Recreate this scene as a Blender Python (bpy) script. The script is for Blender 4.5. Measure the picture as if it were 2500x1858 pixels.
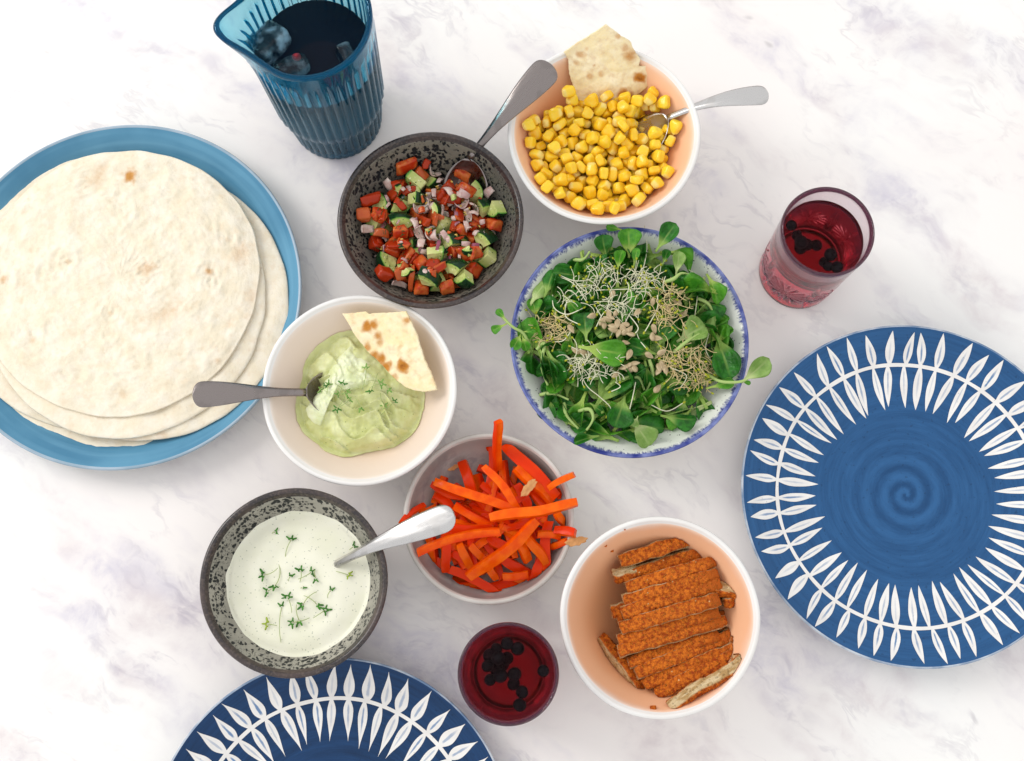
import bpy, math, random
import numpy as np
from mathutils import Vector, Matrix, Quaternion, noise

for o in list(bpy.data.objects):
    bpy.data.objects.remove(o)
S = bpy.context.scene
C = S.collection
PI = math.pi
R_ = math.radians

# ---------------------------------------------------------------- camera
FPX, H, TILT = 3000.0, 0.95, math.atan(661 / 3000.0)
cd = bpy.data.cameras.new('camera')
cd.sensor_width = 36.0
cd.lens = 36.0 * FPX / 2500.0
cd.clip_start, cd.clip_end = 0.01, 50.0
cam = bpy.data.objects.new('camera', cd)
C.objects.link(cam)
cam.location = (0, 0, H)
cam.rotation_euler = (TILT, 0, 0)
S.camera = cam

# ---------------------------------------------------------------- world and window light
W = bpy.data.worlds.new('World')
S.world = W
W.use_nodes = True
bg = W.node_tree.nodes['Background']
bg.inputs[0].default_value = (0.97, 0.985, 1.0, 1)
bg.inputs[1].default_value = 1.0


def window_light(loc, target, sx, sy, power):
    for iy in (-1, 1):
        for ix in (-1, 1):
            ld = bpy.data.lights.new('window_pane_light', 'AREA')
            ld.shape = 'RECTANGLE'
            ld.size, ld.size_y = sx * 0.46, sy * 0.46
            ld.energy = power / 4
            ld.color = (1.0, 0.985, 0.955)
            lo = bpy.data.objects.new('window_pane_light', ld)
            q = (Vector(target) - Vector(loc)).to_track_quat('-Z', 'Y')
            lo.rotation_euler = q.to_euler()
            lo.location = Vector(loc) + q @ Vector((ix * sx * 0.25, iy * sy * 0.25, 0))
            C.objects.link(lo)


window_light((-1.9, 1.05, 1.45), (0.0, 0.2, 0.0), 1.05, 1.15, 28)

S.view_settings.view_transform = 'Standard'
S.view_settings.look = 'None'
S.view_settings.gamma = 1.0
S.view_settings.exposure = 0.0
S.view_settings.use_curve_mapping = False
cy = S.cycles
cy.use_denoising = True
try:
    cy.denoiser = 'OPENIMAGEDENOISE'
    cy.denoising_input_passes = 'RGB_ALBEDO_NORMAL'
    cy.denoising_prefilter = 'ACCURATE'
except Exception:
    pass
cy.max_bounces = 20
cy.transmission_bounces = 20
cy.transparent_max_bounces = 12
cy.sample_clamp_indirect = 6.0
cy.blur_glossy = 0.5


def at(px, py, z=0.0):
    """point at height z that the photograph's pixel (2500 wide) shows"""
    u, v = px - 1250.0, py - 929.0
    dx, dy = u / FPX, -v / FPX
    c, s = math.cos(TILT), math.sin(TILT)
    y, zz = dy * c + s, dy * s - c
    k = (z - H) / zz
    return Vector((dx * k, y * k, z))


def circ(x0, x1, y0, y1, z):
    xm, ym = (x0 + x1) / 2, (y0 + y1) / 2
    a, b, t, d = at(x0, ym, z), at(x1, ym, z), at(xm, y0, z), at(xm, y1, z)
    return Vector(((a.x + b.x) / 2, (t.y + d.y) / 2, 0)), ((b - a).length + (t - d).length) / 4


# ---------------------------------------------------------------- helpers
def lin(h):
    h = h.lstrip('#')
    r = []
    for i in (0, 2, 4):
        c = int(h[i:i + 2], 16) / 255
        r.append(c / 12.92 if c <= 0.04045 else ((c + 0.055) / 1.055) ** 2.4)
    return (*r, 1.0)


def mesh(name, verts, faces, smooth=True, attrs=None):
    me = bpy.data.meshes.new(name)
    me.from_pydata([tuple(v) for v in verts], [], [tuple(f) for f in faces])
    if smooth:
        me.polygons.foreach_set('use_smooth', [True] * len(me.polygons))
    for k, vals in (attrs or {}).items():
        a = me.attributes.new(k, 'FLOAT', 'POINT')
        a.data.foreach_set('value', [float(x) for x in vals])
    me.update()
    return me


def obj(name, me, mat=None, parent=None, loc=None):
    o = bpy.data.objects.new(name, me)
    C.objects.link(o)
    if mat is not None and me is not None and not me.materials:
        me.materials.append(mat)
    if parent is not None:
        o.parent = parent
    if loc is not None:
        o.location = loc
    return o


def tag(o, label, cat, group=None, kind=None):
    if label:
        o['label'] = label
    if cat:
        o['category'] = cat
    if group:
        o['group'] = group
    if kind:
        o['kind'] = kind
    return o


def thing(name, label, cat, loc=(0, 0, 0), group=None):
    o = bpy.data.objects.new(name, None)
    C.objects.link(o)
    o.empty_display_size = 0.02
    o.location = loc
    return tag(o, label, cat, group)


def lathe(prof, seg=96, mod=None):
    V, Fc, rows = [], [], []
    for (r, z) in prof:
        if r <= 1e-7:
            rows.append([len(V)])
            V.append((0, 0, z))
            continue
        row = []
        for i in range(seg):
            a = 2 * PI * i / seg
            rr, zz = mod(a, r, z) if mod else (r, z)
            row.append(len(V))
            V.append((rr * math.cos(a), rr * math.sin(a), zz))
        rows.append(row)
    for A, B in zip(rows, rows[1:]):
        for i in range(seg):
            j = (i + 1) % seg
            if len(A) == 1 and len(B) > 1:
                Fc.append((A[0], B[j], B[i]))
            elif len(B) == 1 and len(A) > 1:
                Fc.append((A[i], A[j], B[0]))
            elif len(A) > 1:
                Fc.append((A[i], A[j], B[j], B[i]))
    return V, Fc


def sheet(outline, rings, top, thick, attr=None):
    """a star-shaped slab: outline [(x,y)], top(x,y,q)->z, thickness; closed, with a rounded edge"""
    n = len(outline)
    cx = sum(p[0] for p in outline) / n
    cy_ = sum(p[1] for p in outline) / n
    V, Fc, A = [], [], []
    th = thick if callable(thick) else (lambda x, y, q: thick)

    def ring(q, side):
        ids = []
        for (x, y) in outline:
            X, Y = cx + (x - cx) * q, cy_ + (y - cy_) * q
            z = top(X, Y, q)
            t = th(X, Y, q)
            if side == 1:
                z -= t
            elif side == 2:
                z -= t * 0.5
            ids.append(len(V))
            V.append((X, Y, z))
            A.append(attr(X, Y, q) if attr else 0)
        return ids
    zc = top(cx, cy_, 0)
    V.append((cx, cy_, zc)); A.append(attr(cx, cy_, 0) if attr else 0)
    V.append((cx, cy_, zc - th(cx, cy_, 0))); A.append(0)
    qs = [((i + 1) / rings) ** 0.8 for i in range(rings)]
    qs[-1] = 0.994
    tops = [ring(q, 0) for q in qs]
    edge = ring(1.0, 2)
    bots = [ring(q, 1) for q in (qs[-1], 0.9, 0.5)]
    allr = tops + [edge] + bots
    for i in range(n):
        j = (i + 1) % n
        Fc.append((0, allr[0][i], allr[0][j]))
        Fc.append((1, bots[-1][j], bots[-1][i]))
    for P, Q in zip(allr, allr[1:]):
        for i in range(n):
            j = (i + 1) % n
            Fc.append((P[i], Q[i], Q[j], P[j]))
    return V, Fc, A


def tube(path, rad, seg=6, V=None, Fc=None, cap=True):
    """a tube along points; rad a number or list; appends to V,Fc"""
    if V is None:
        V, Fc = [], []
    path = [Vector(p) for p in path]
    n = len(path)
    prev = None
    rows = []
    for i, p in enumerate(path):
        d = (path[min(i + 1, n - 1)] - path[max(i - 1, 0)]).normalized()
        if prev is None:
            a = d.orthogonal().normalized()
        else:
            a = (prev - d * prev.dot(d)).normalized()
        prev = a
        b = d.cross(a)
        r = rad[i] if isinstance(rad, (list, tuple)) else rad
        row = []
        for k in range(seg):
            t = 2 * PI * k / seg
            row.append(len(V))
            V.append(tuple(p + (a * math.cos(t) + b * math.sin(t)) * r))
        rows.append(row)
    for A, B in zip(rows, rows[1:]):
        for k in range(seg):
            j = (k + 1) % seg
            Fc.append((A[k], A[j], B[j], B[k]))
    if cap:
        Fc.append(tuple(reversed(rows[0])))
        Fc.append(tuple(rows[-1]))
    return V, Fc


def nz(x, y, z=0.0):
    return noise.noise(Vector((x, y, z)))


def fbm(x, y, z=0.0, o=4):
    return noise.fractal(Vector((x, y, z)), 1.0, 2.0, o)


def sstep(a, b, x):
    t = min(1, max(0, (x - a) / (b - a)))
    return t * t * (3 - 2 * t)


# ---------------------------------------------------------------- node helper
class NG:
    def __init__(s, name):
        s.m = bpy.data.materials.new(name)
        s.m.use_nodes = True
        s.t = s.m.node_tree
        s.t.nodes.clear()
        s.tc = None

    def n(s, typ, **kw):
        nd = s.t.nodes.new(typ)
        for k, v in kw.items():
            setattr(nd, k, v)
        return nd

    def put(s, sock, v):
        if isinstance(v, bpy.types.NodeSocket):
            s.t.links.new(v, sock)
        elif v is not None:
            if isinstance(v, str):
                v = lin(v)
            sock.default_value = v

    def co(s, kind='Object'):
        if s.tc is None:
            s.tc = s.n('ShaderNodeTexCoord')
        return s.tc.outputs[kind]

    def math(s, op, a, b=None, clamp=False):
        nd = s.n('ShaderNodeMath', operation=op, use_clamp=clamp)
        s.put(nd.inputs[0], a)
        if b is not None:
            s.put(nd.inputs[1], b)
        return nd.outputs[0]

    def mix(s, f, a, b, blend='MIX'):
        nd = s.n('ShaderNodeMix', data_type='RGBA', blend_type=blend)
        s.put(nd.inputs[0], f)
        s.put(nd.inputs[6], a)
        s.put(nd.inputs[7], b)
        return nd.outputs[2]

    def mapping(s, vec, scale=(1, 1, 1), rot=(0, 0, 0), loc=(0, 0, 0)):
        nd = s.n('ShaderNodeMapping')
        s.put(nd.inputs[0], vec)
        nd.inputs[1].default_value = loc
        nd.inputs[2].default_value = rot
        nd.inputs[3].default_value = scale
        return nd.outputs[0]

    def noise(s, vec, scale, detail=3, rough=0.5, dist=0.0, color=False):
        nd = s.n('ShaderNodeTexNoise')
        s.put(nd.inputs['Vector'], vec)
        nd.inputs['Scale'].default_value = scale
        nd.inputs['Detail'].default_value = detail
        nd.inputs['Roughness'].default_value = rough
        nd.inputs['Distortion'].default_value = dist
        return nd.outputs[1 if color else 0]

    def vor(s, vec, scale, feature='F1', rand=1.0):
        nd = s.n('ShaderNodeTexVoronoi', feature=feature)
        s.put(nd.inputs['Vector'], vec)
        nd.inputs['Scale'].default_value = scale
        nd.inputs['Randomness'].default_value = rand
        return nd.outputs['Distance']

    def sm(s, x, lo, hi, a=0.0, b=1.0):
        nd = s.n('ShaderNodeMapRange', interpolation_type='SMOOTHSTEP')
        s.put(nd.inputs[0], x)
        nd.inputs[1].default_value = lo
        nd.inputs[2].default_value = hi
        nd.inputs[3].default_value = a
        nd.inputs[4].default_value = b
        return nd.outputs[0]

    def xyz(s, vec):
        nd = s.n('ShaderNodeSeparateXYZ')
        s.put(nd.inputs[0], vec)
        return nd.outputs

    def vadd(s, a, b, op='ADD'):
        nd = s.n('ShaderNodeVectorMath', operation=op)
        s.put(nd.inputs[0], a)
        s.put(nd.inputs[1], b)
        return nd.outputs[0]

    def vscale(s, a, k):
        nd = s.n('ShaderNodeVectorMath', operation='SCALE')
        s.put(nd.inputs[0], a)
        s.put(nd.inputs['Scale'], k)
        return nd.outputs[0]

    def comb(s, x, y, z):
        nd = s.n('ShaderNodeCombineXYZ')
        for i, v in enumerate((x, y, z)):
            s.put(nd.inputs[i], v)
        return nd.outputs[0]

    def radial(s):
        x, y, z = s.xyz(s.co())
        r = s.math('SQRT', s.math('ADD', s.math('MULTIPLY', x, x), s.math('MULTIPLY', y, y)))
        return r, s.math('ARCTAN2', y, x), z

    def attr(s, name):
        return s.n('ShaderNodeAttribute', attribute_name=name).outputs['Fac']

    def rand(s):
        return s.n('ShaderNodeObjectInfo').outputs['Random']

    def bump(s, h, strength=0.3, dist=0.001):
        nd = s.n('ShaderNodeBump')
        nd.inputs['Strength'].default_value = strength
        nd.inputs['Distance'].default_value = dist
        s.put(nd.inputs['Height'], h)
        return nd.outputs[0]

    def pbr(s, color, rough=0.5, metal=0.0, normal=None, volume=None, **kw):
        b = s.n('ShaderNodeBsdfPrincipled')
        s.put(b.inputs['Base Color'], color)
        s.put(b.inputs['Roughness'], rough)
        s.put(b.inputs['Metallic'], metal)
        if normal is not None:
            s.put(b.inputs['Normal'], normal)
        b.inputs['Specular IOR Level'].default_value = 0.22
        for k, v in kw.items():
            s.put(b.inputs[k.replace('_', ' ')], v)
        o = s.n('ShaderNodeOutputMaterial')
        s.t.links.new(b.outputs[0], o.inputs[0])
        if volume is not None:
            s.t.links.new(volume, o.inputs[1])
        return s.m


def hazed_glass(name, absorb, density, haze, weight, tint=(1, 1, 1, 1), spec=(1, 1, 1, 1)):
    g = NG(name)
    ab = g.n('ShaderNodeVolumeAbsorption')
    ab.inputs[0].default_value = absorb
    ab.inputs[1].default_value = density
    b = g.n('ShaderNodeBsdfPrincipled')
    b.inputs['Base Color'].default_value = tint
    b.inputs['Specular Tint'].default_value = spec
    b.inputs['Roughness'].default_value = 0.0
    b.inputs['IOR'].default_value = 1.5
    b.inputs['Transmission Weight'].default_value = 1.0
    d = g.n('ShaderNodeBsdfDiffuse')
    d.inputs[0].default_value = haze
    t = g.n('ShaderNodeBsdfTranslucent')
    t.inputs[0].default_value = haze
    m1, m2 = g.n('ShaderNodeMixShader'), g.n('ShaderNodeMixShader')
    m1.inputs[0].default_value = 0.5
    g.t.links.new(d.outputs[0], m1.inputs[1])
    g.t.links.new(t.outputs[0], m1.inputs[2])
    if isinstance(weight, tuple):
        g.put(m2.inputs[0], g.sm(g.xyz(g.co())[2], weight[0], weight[1], weight[2], weight[3]))
    else:
        m2.inputs[0].default_value = weight
    g.t.links.new(b.outputs[0], m2.inputs[1])
    g.t.links.new(m1.outputs[0], m2.inputs[2])
    o = g.n('ShaderNodeOutputMaterial')
    g.t.links.new(m2.outputs[0], o.inputs[0])
    g.t.links.new(ab.outputs[0], o.inputs[1])
    return g.m


# ================================================================ TABLE
def mat_marble():
    g = NG('white_marble')
    p = g.co()
    w = g.noise(p, 7.0, 4, 0.55, color=True)
    pd = g.vadd(p, g.vscale(g.vadd(w, (0.5, 0.5, 0.5), 'SUBTRACT'), 0.085))
    q = g.mapping(pd, rot=(0, 0, R_(40)))
    n1 = g.noise(g.mapping(q, scale=(0.38, 1.5, 1)), 12.0, 4, 0.55)
    band = g.sm(n1, 0.47, 0.68)                       # faint diagonal bands
    mot = g.noise(g.mapping(pd, scale=(1, 1, 1), loc=(2, 5, 0)), 38.0, 5, 0.62)
    n2 = g.noise(g.mapping(q, scale=(0.55, 1.6, 1), loc=(3.1, 1.7, 0)), 15.0, 5, 0.6)
    ridge = g.math('ABSOLUTE', g.math('SUBTRACT', n2, 0.5))
    msk = g.sm(g.noise(g.mapping(p, loc=(7, 2, 0)), 8.0, 3), 0.42, 0.62)
    line = g.math('MULTIPLY', g.math('MULTIPLY', g.sm(ridge, 0.0, 0.035, 1.0, 0.0), msk), g.sm(mot, 0.36, 0.62))
    core = g.math('MULTIPLY', g.sm(g.noise(g.mapping(q, scale=(0.7, 1.3, 1), loc=(9, 4, 0)), 30.0, 4, 0.6), 0.56, 0.72), band)
    pit = g.sm(g.vor(g.mapping(q, scale=(0.7, 1.2, 1)), 34.0), 0.03, 0.15, 1.0, 0.0)
    pit = g.math('MULTIPLY', pit, g.math('MULTIPLY', g.sm(g.noise(p, 16.0, 2), 0.55, 0.68), g.sm(n1, 0.44, 0.54)))
    hue = g.noise(g.mapping(p, loc=(1, 9, 0)), 4.0, 2)
    base = g.mix(g.sm(hue, 0.35, 0.65), '#f5f2ee', '#f4ede9')
    vc = g.mix(g.sm(g.noise(p, 9.0, 2), 0.4, 0.62), '#c6c0cf', '#d6cacb')
    amt = g.math('MULTIPLY', band, g.math('ADD', 0.22, g.math('MULTIPLY', g.sm(mot, 0.36, 0.68), 0.55)))
    col = g.mix(amt, base, vc)
    col = g.mix(g.math('MULTIPLY', core, 0.46), col, '#aea6b6')
    col = g.mix(g.math('MULTIPLY', line, 0.28), col, '#aaa2ae')
    col = g.mix(g.math('MULTIPLY', pit, 0.5), col, '#8d868b')
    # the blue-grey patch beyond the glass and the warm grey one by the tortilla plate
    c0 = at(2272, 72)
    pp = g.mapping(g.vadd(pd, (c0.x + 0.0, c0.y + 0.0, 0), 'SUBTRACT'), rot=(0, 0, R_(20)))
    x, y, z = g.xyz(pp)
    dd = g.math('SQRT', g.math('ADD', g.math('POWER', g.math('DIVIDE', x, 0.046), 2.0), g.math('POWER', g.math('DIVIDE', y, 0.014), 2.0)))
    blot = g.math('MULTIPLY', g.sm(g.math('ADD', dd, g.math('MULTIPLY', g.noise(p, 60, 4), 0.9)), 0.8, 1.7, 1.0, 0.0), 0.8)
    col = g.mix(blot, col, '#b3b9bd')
    return g.pbr(col, g.sm(g.noise(p, 40, 3), 0.3, 0.7, 0.28, 0.4), Specular_IOR_Level=0.35)


def build_table():
    b = 0.006
    hx, hy, t = 1.1, 0.95, 0.03
    V, Fc = [], []
    prof = [(0, -t), (0, -b), (0.3 * b, -0.3 * b), (b, 0)]
    rows = []
    for (ins, z) in prof:
        rows.append([len(V) + k for k in range(4)])
        V += [(sx * (hx - ins), sy * (hy - ins), z) for sx, sy in ((-1, -1), (1, -1), (1, 1), (-1, 1))]
    for A, B in zip(rows, rows[1:]):
        for k in range(4):
            Fc.append((A[k], A[(k + 1) % 4], B[(k + 1) % 4], B[k]))
    Fc.append(tuple(rows[-1]))
    Fc.append(tuple(reversed(rows[0])))
    o = obj('table_top', mesh('table_top', V, Fc, False), mat_marble(), loc=(0, 0.22, 0))
    tag(o, 'white marble table top with soft grey diagonal veins', 'table', kind='structure')


build_table()


# ================================================================ VESSELS
def bowl_profiles(R, h, rf, th, fl, p, pin, lip):
    """outer, rim and inner profiles that share their end points"""
    zf = 0.004
    outer = [(0, 0.0025), (rf - 0.005, 0.0025), (rf - 0.0035, 0.0), (rf - 0.001, 0.0), (rf, 0.001), (rf, zf)]
    N = 16
    for i in range(1, N + 1):
        f = i / N
        z = zf + (h - lip - zf) * f
        outer.append((rf + (R - rf) * ((z - zf) / (h - zf)) ** p, z))
    ri = lambda z: (R - th) * max(0.0, (z - fl) / (h - fl)) ** pin
    ro, zo = outer[-1]
    rin = ri(h - lip)
    rim = [(ro, zo)]
    for k in range(1, 10):
        a = PI * k / 10
        mid, half = (R + R - th) / 2, th / 2
        zc = h - th * 0.55
        rim.append((mid + half * math.cos(a), zc + th * 0.55 * math.sin(a)))
    rim.append((rin, h - lip))
    inner = [(rin, h - lip)]
    for i in range(1, 26):
        f = 1 - i / 26
        z = fl + (h - lip - fl) * f ** 1.6
        inner.append((ri(z), z))
    inner.append((0, fl))
    return outer, rim, inner, ri


def wob(amp, seed, hz=0.0, R=1.0):
    def f(a, r, z):
        k = amp * (nz(math.cos(a) * 0.9 + seed, math.sin(a) * 0.9, seed * 1.7) + 0.5 * nz(math.cos(2 * a) + seed, math.sin(2 * a), 4.2))
        fr = min(1.0, r / R)
        dz = hz * nz(math.cos(a) * 1.1 + seed * 2, math.sin(a) * 1.1, 9.1) * fr * (1 if z > 0.005 else 0)
        return r * (1 + k * fr), z + dz
    return f


def make_bowl(name, label, c, R, h, mo, mr, mi, rf=0.5, th=0.004, fl=0.006, p=0.6, pin=0.4, lip=0.006, amp=0.01, hz=0.0, seed=1.0, cat='bowl', seg=144):
    outer, rim, inner, ri = bowl_profiles(R, h, R * rf, th, fl, p, pin, lip)
    root = thing(name, label, cat, c)
    m = wob(amp, seed, hz, R)
    full = outer + rim[1:] + inner[1:]
    V, Fc = lathe(full, seg, m)
    fm = mesh('tmp', V, Fc)
    fm.update()
    N = {(round(v.co.x, 6), round(v.co.y, 6), round(v.co.z, 6)): v.normal.copy() for v in fm.vertices}
    for nm, pr, mt in (('outside', outer, mo), ('rim', rim, mr), ('inside', inner, mi)):
        V, Fc = lathe(pr, seg, m)
        me = mesh(nm, V, Fc)
        me.normals_split_custom_set_from_vertices([N[(round(v.co.x, 6), round(v.co.y, 6), round(v.co.z, 6))] for v in me.vertices])
        obj(nm, me, mt, root)
    bpy.data.meshes.remove(fm)
    return root, ri


def mat_speckle(tone):
    g = NG('speckled_reactive_glaze_' + tone)
    p = g.co()
    r, a, z = g.radial()
    w = g.vadd(p, g.vscale(g.vadd(g.noise(p, 130, 2, color=True), (0.5, 0.5, 0.5), 'SUBTRACT'), 0.006))
    v1 = g.vor(g.mapping(w, scale=(1, 1, 0.75)), 330)
    size = g.sm(g.noise(p, 28, 2), 0.3, 0.7, 0.34, 0.56)
    pit = g.sm(g.math('SUBTRACT', v1, size), -0.10, 0.06, 1.0, 0.0)
    keep = g.sm(g.noise(g.mapping(p, loc=(3, 3, 3)), 190, 2), 0.38, 0.47)
    pit = g.math('MULTIPLY', pit, keep)
    fine = g.sm(g.vor(p, 620), 0.15, 0.38, 1.0, 0.0)
    pit = g.math('MAXIMUM', pit, g.math('MULTIPLY', fine, g.sm(g.noise(p, 60, 2), 0.36, 0.56, 0.0, 0.85)))
    n = g.noise(p, 22, 4)
    if tone == 'dark':
        col = g.mix(g.sm(n, 0.35, 0.65), '#6a665e', '#857e70')
    else:
        col = g.mix(g.sm(n, 0.35, 0.65), '#9a968a', '#b5b0a2')
    col = g.mix(g.math('MULTIPLY', g.noise(p, 900, 2), 0.35), col, '#3d3834')
    col = g.mix(pit, col, '#14181c')
    return g.pbr(col, g.math('ADD', 0.34, g.math('MULTIPLY', pit, 0.15)), normal=g.bump(g.math('SUBTRACT', 1.0, pit), 0.7, 0.0008), Coat_Weight=0.25, Coat_Roughness=0.2)


def mat_speckle_rim(tone):
    g = NG('bronze_brown_rim_glaze_' + tone)
    p = g.co()
    n = g.noise(p, 30, 4)
    col = g.mix(g.sm(n, 0.35, 0.68), '#2a2425', '#453633')
    col = g.mix(g.math('MULTIPLY', g.sm(g.noise(p, 500, 3), 0.45, 0.7), 0.4), col, '#6f6055')
    return g.pbr(col, g.sm(n, 0.3, 0.7, 0.2, 0.38), normal=g.bump(g.noise(p, 260, 2), 0.12, 0.0005), Specular_IOR_Level=0.6)


def glaze(name, c1, c2, scale=20, rough=0.18, bump=0.04):
    g = NG(name)
    p = g.co()
    n = g.noise(p, scale, 4)
    return g.pbr(g.mix(g.sm(n, 0.3, 0.7), c1, c2), rough, normal=g.bump(g.noise(p, 45, 2), bump, 0.002))


def mat_peach(R, h, deep, mid, rimc, seed):
    g = NG('peach_inner_glaze')
    r, a, z = g.radial()
    p = g.co()
    n = g.noise(g.mapping(p, loc=(seed, 0, 0)), 26, 3)
    f = g.math('ADD', g.math('DIVIDE', r, R), g.math('MULTIPLY', g.math('SUBTRACT', n, 0.5), 0.10))
    col = g.mix(g.sm(f, 0.55, 0.93), deep, mid)
    col = g.mix(g.sm(f, 0.88, 1.0), col, rimc)
    return g.pbr(col, 0.28, normal=g.bump(g.noise(p, 60, 3), 0.05, 0.002))


def mat_salad_bowl(R):
    g = NG('white_glaze_with_dark_flecks_and_blue_edge')
    r, a, z = g.radial()
    p = g.co()
    base = g.mix(g.sm(g.noise(p, 18, 3), 0.35, 0.65), '#e4e4dc', '#dcdfd4')
    v = g.vor(p, 330)
    keep = g.sm(g.noise(g.mapping(p, loc=(5, 1, 2)), 210, 2), 0.47, 0.55)
    fl = g.math('MULTIPLY', g.sm(v, 0.10, 0.22, 1.0, 0.0), keep)
    v2 = g.vor(g.mapping(p, loc=(3, 3, 3)), 130)
    fl = g.math('MAXIMUM', fl, g.math('MULTIPLY', g.sm(v2, 0.06, 0.13, 1.0, 0.0), g.sm(g.noise(p, 90, 1), 0.5, 0.55)))
    col = g.mix(fl, base, '#1f2330')
    ang = g.comb(g.math('MULTIPLY', g.math('COSINE', a), 1.0), g.math('SINE', a), g.math('MULTIPLY', r, 6.0))
    stre = g.noise(ang, 30, 3, 0.7)
    edge = g.math('ADD', g.math('DIVIDE', r, R), g.math('MULTIPLY', g.math('SUBTRACT', stre, 0.5), 0.085))
    b1 = g.sm(edge, 0.938, 0.99)
    col = g.mix(g.math('MULTIPLY', b1, 0.8), col, '#4a5aa0')
    b2 = g.math('MULTIPLY', g.sm(edge, 0.938, 0.962), g.sm(edge, 0.97, 0.992, 1.0, 0.0))
    col = g.mix(g.math('MULTIPLY', b2, g.sm(g.noise(ang, 46, 2), 0.35, 0.6, 0.2, 0.9)), col, '#22307a')
    return g.pbr(col, 0.16, normal=g.bump(g.noise(p, 40, 2), 0.03, 0.002))


def mat_grey_dish():
    g = NG('mottled_grey_lavender_glaze')
    r, a, z = g.radial()
    p = g.co()
    n = g.noise(p, 26, 6, 0.6, 1.2)
    col = g.mix(g.sm(n, 0.38, 0.62), '#a9abaa', '#c8c7c1')
    col = g.mix(g.math('MULTIPLY', g.sm(g.math('ABSOLUTE', g.math('SUBTRACT', g.noise(p, 18, 5, 0.6), 0.5)), 0.0, 0.03, 1, 0), 0.4), col, '#8c8a93')
    wall = g.sm(z, 0.012, 0.030)
    col = g.mix(g.math('MULTIPLY', wall, 0.7), col, '#8f8a84')
    return g.pbr(col, 0.3, normal=g.bump(g.noise(p, 90, 3), 0.06, 0.001))


# speckled bowls
cA, RA = circ(826, 1275, 316, 757, 0.060)
cB, RB = circ(485, 948, 1192, 1655, 0.060)
RS = (RA + RB) / 2
spk_o = glaze('dark_brown_glaze', '#2a2526', '#3c302e', 24, 0.25)
bowlA, riA = make_bowl('speckled_bowl', 'dark grey pitted stoneware bowl holding tomato and cucumber salsa', cA, RA, 0.060, spk_o, mat_speckle_rim('a'), mat_speckle('dark'), rf=0.46, th=0.0045, pin=0.37, lip=0.0036, amp=0.004, seed=1.3)
bowlB, riB = make_bowl('speckled_bowl', 'grey pitted stoneware bowl with brown rim holding white herb sauce', cB, RB, 0.060, spk_o, mat_speckle_rim('b'), mat_speckle('light'), rf=0.46, th=0.0045, pin=0.37, lip=0.0036, amp=0.004, seed=2.3)
# peach and cream bowls
white_g = glaze('white_outer_glaze', '#efece8', '#e6e1dc', 15, 0.2)
cC, RC = circ(1246, 1704, 100, 554, 0.062)
bowlC, riC = make_bowl('serving_bowl', 'white bowl with peach inside heaped with yellow corn', cC, RC, 0.062, white_g, white_g, mat_peach(RC, 0.062, '#eda473', '#f4c4a0', '#f5efe8', 1.0), rf=0.44, th=0.0042, pin=0.42, lip=0.002, amp=0.016, hz=0.002, seed=3.1)
cF, RF = circ(1363, 1862, 1266, 1752, 0.064)
bowlF, riF = make_bowl('serving_bowl', 'white bowl with peach inside holding sliced breaded cutlet', cF, RF, 0.064, white_g, white_g, mat_peach(RF, 0.064, '#eeab7a', '#f2bd96', '#f4efe9', 4.0), rf=0.44, th=0.0042, pin=0.36, lip=0.002, amp=0.014, hz=0.002, seed=5.1)
cD, RD = circ(642, 1113, 716, 1189, 0.054)
bowlD, riD = make_bowl('serving_bowl', 'cream bowl with pale pink-beige inside holding green avocado dip', cD, RD, 0.054, white_g, white_g, mat_peach(RD, 0.054, '#e6cfbe', '#ebd9cb', '#f3eee8', 8.0), rf=0.46, th=0.004, pin=0.42, lip=0.002, amp=0.010, hz=0.002, seed=7.7)
# low grey dish
cE, RE = circ(982, 1403, 1057, 1477, 0.036)
dish_rim = glaze('pale_warm_grey_rim', '#d5cfc8', '#bfb8b0', 30, 0.3)
bowlE, riE = make_bowl('low_dish', 'low grey dish with pale rim holding red pepper strips', cE, RE, 0.036, dish_rim, dish_rim, mat_grey_dish(), rf=0.74, th=0.0038, fl=0.005, p=0.5, pin=0.12, lip=0.0022, amp=0.006, seed=9.2)
# salad bowl
cG, RG = circ(1250, 1826, 550, 1122, 0.050)
blue_rim = glaze('cobalt_blue_rim_glaze', '#2f3a86', '#8089bb', 90, 0.2)
bowlG, riG = make_bowl('salad_bowl', 'white dark-flecked bowl with cobalt blue rim holding green leaf salad', cG, RG, 0.050, white_g, blue_rim, mat_salad_bowl(RG), rf=0.48, th=0.0023, pin=0.46, lip=0.0008, amp=0.004, seed=11.0)


# ---------------------------------------------------------------- plates
def plate_mod(R):
    return lambda r: 0.0065 + 0.0200 * max(0.0, (r / R - 0.56) / 0.44) ** 1.35


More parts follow.
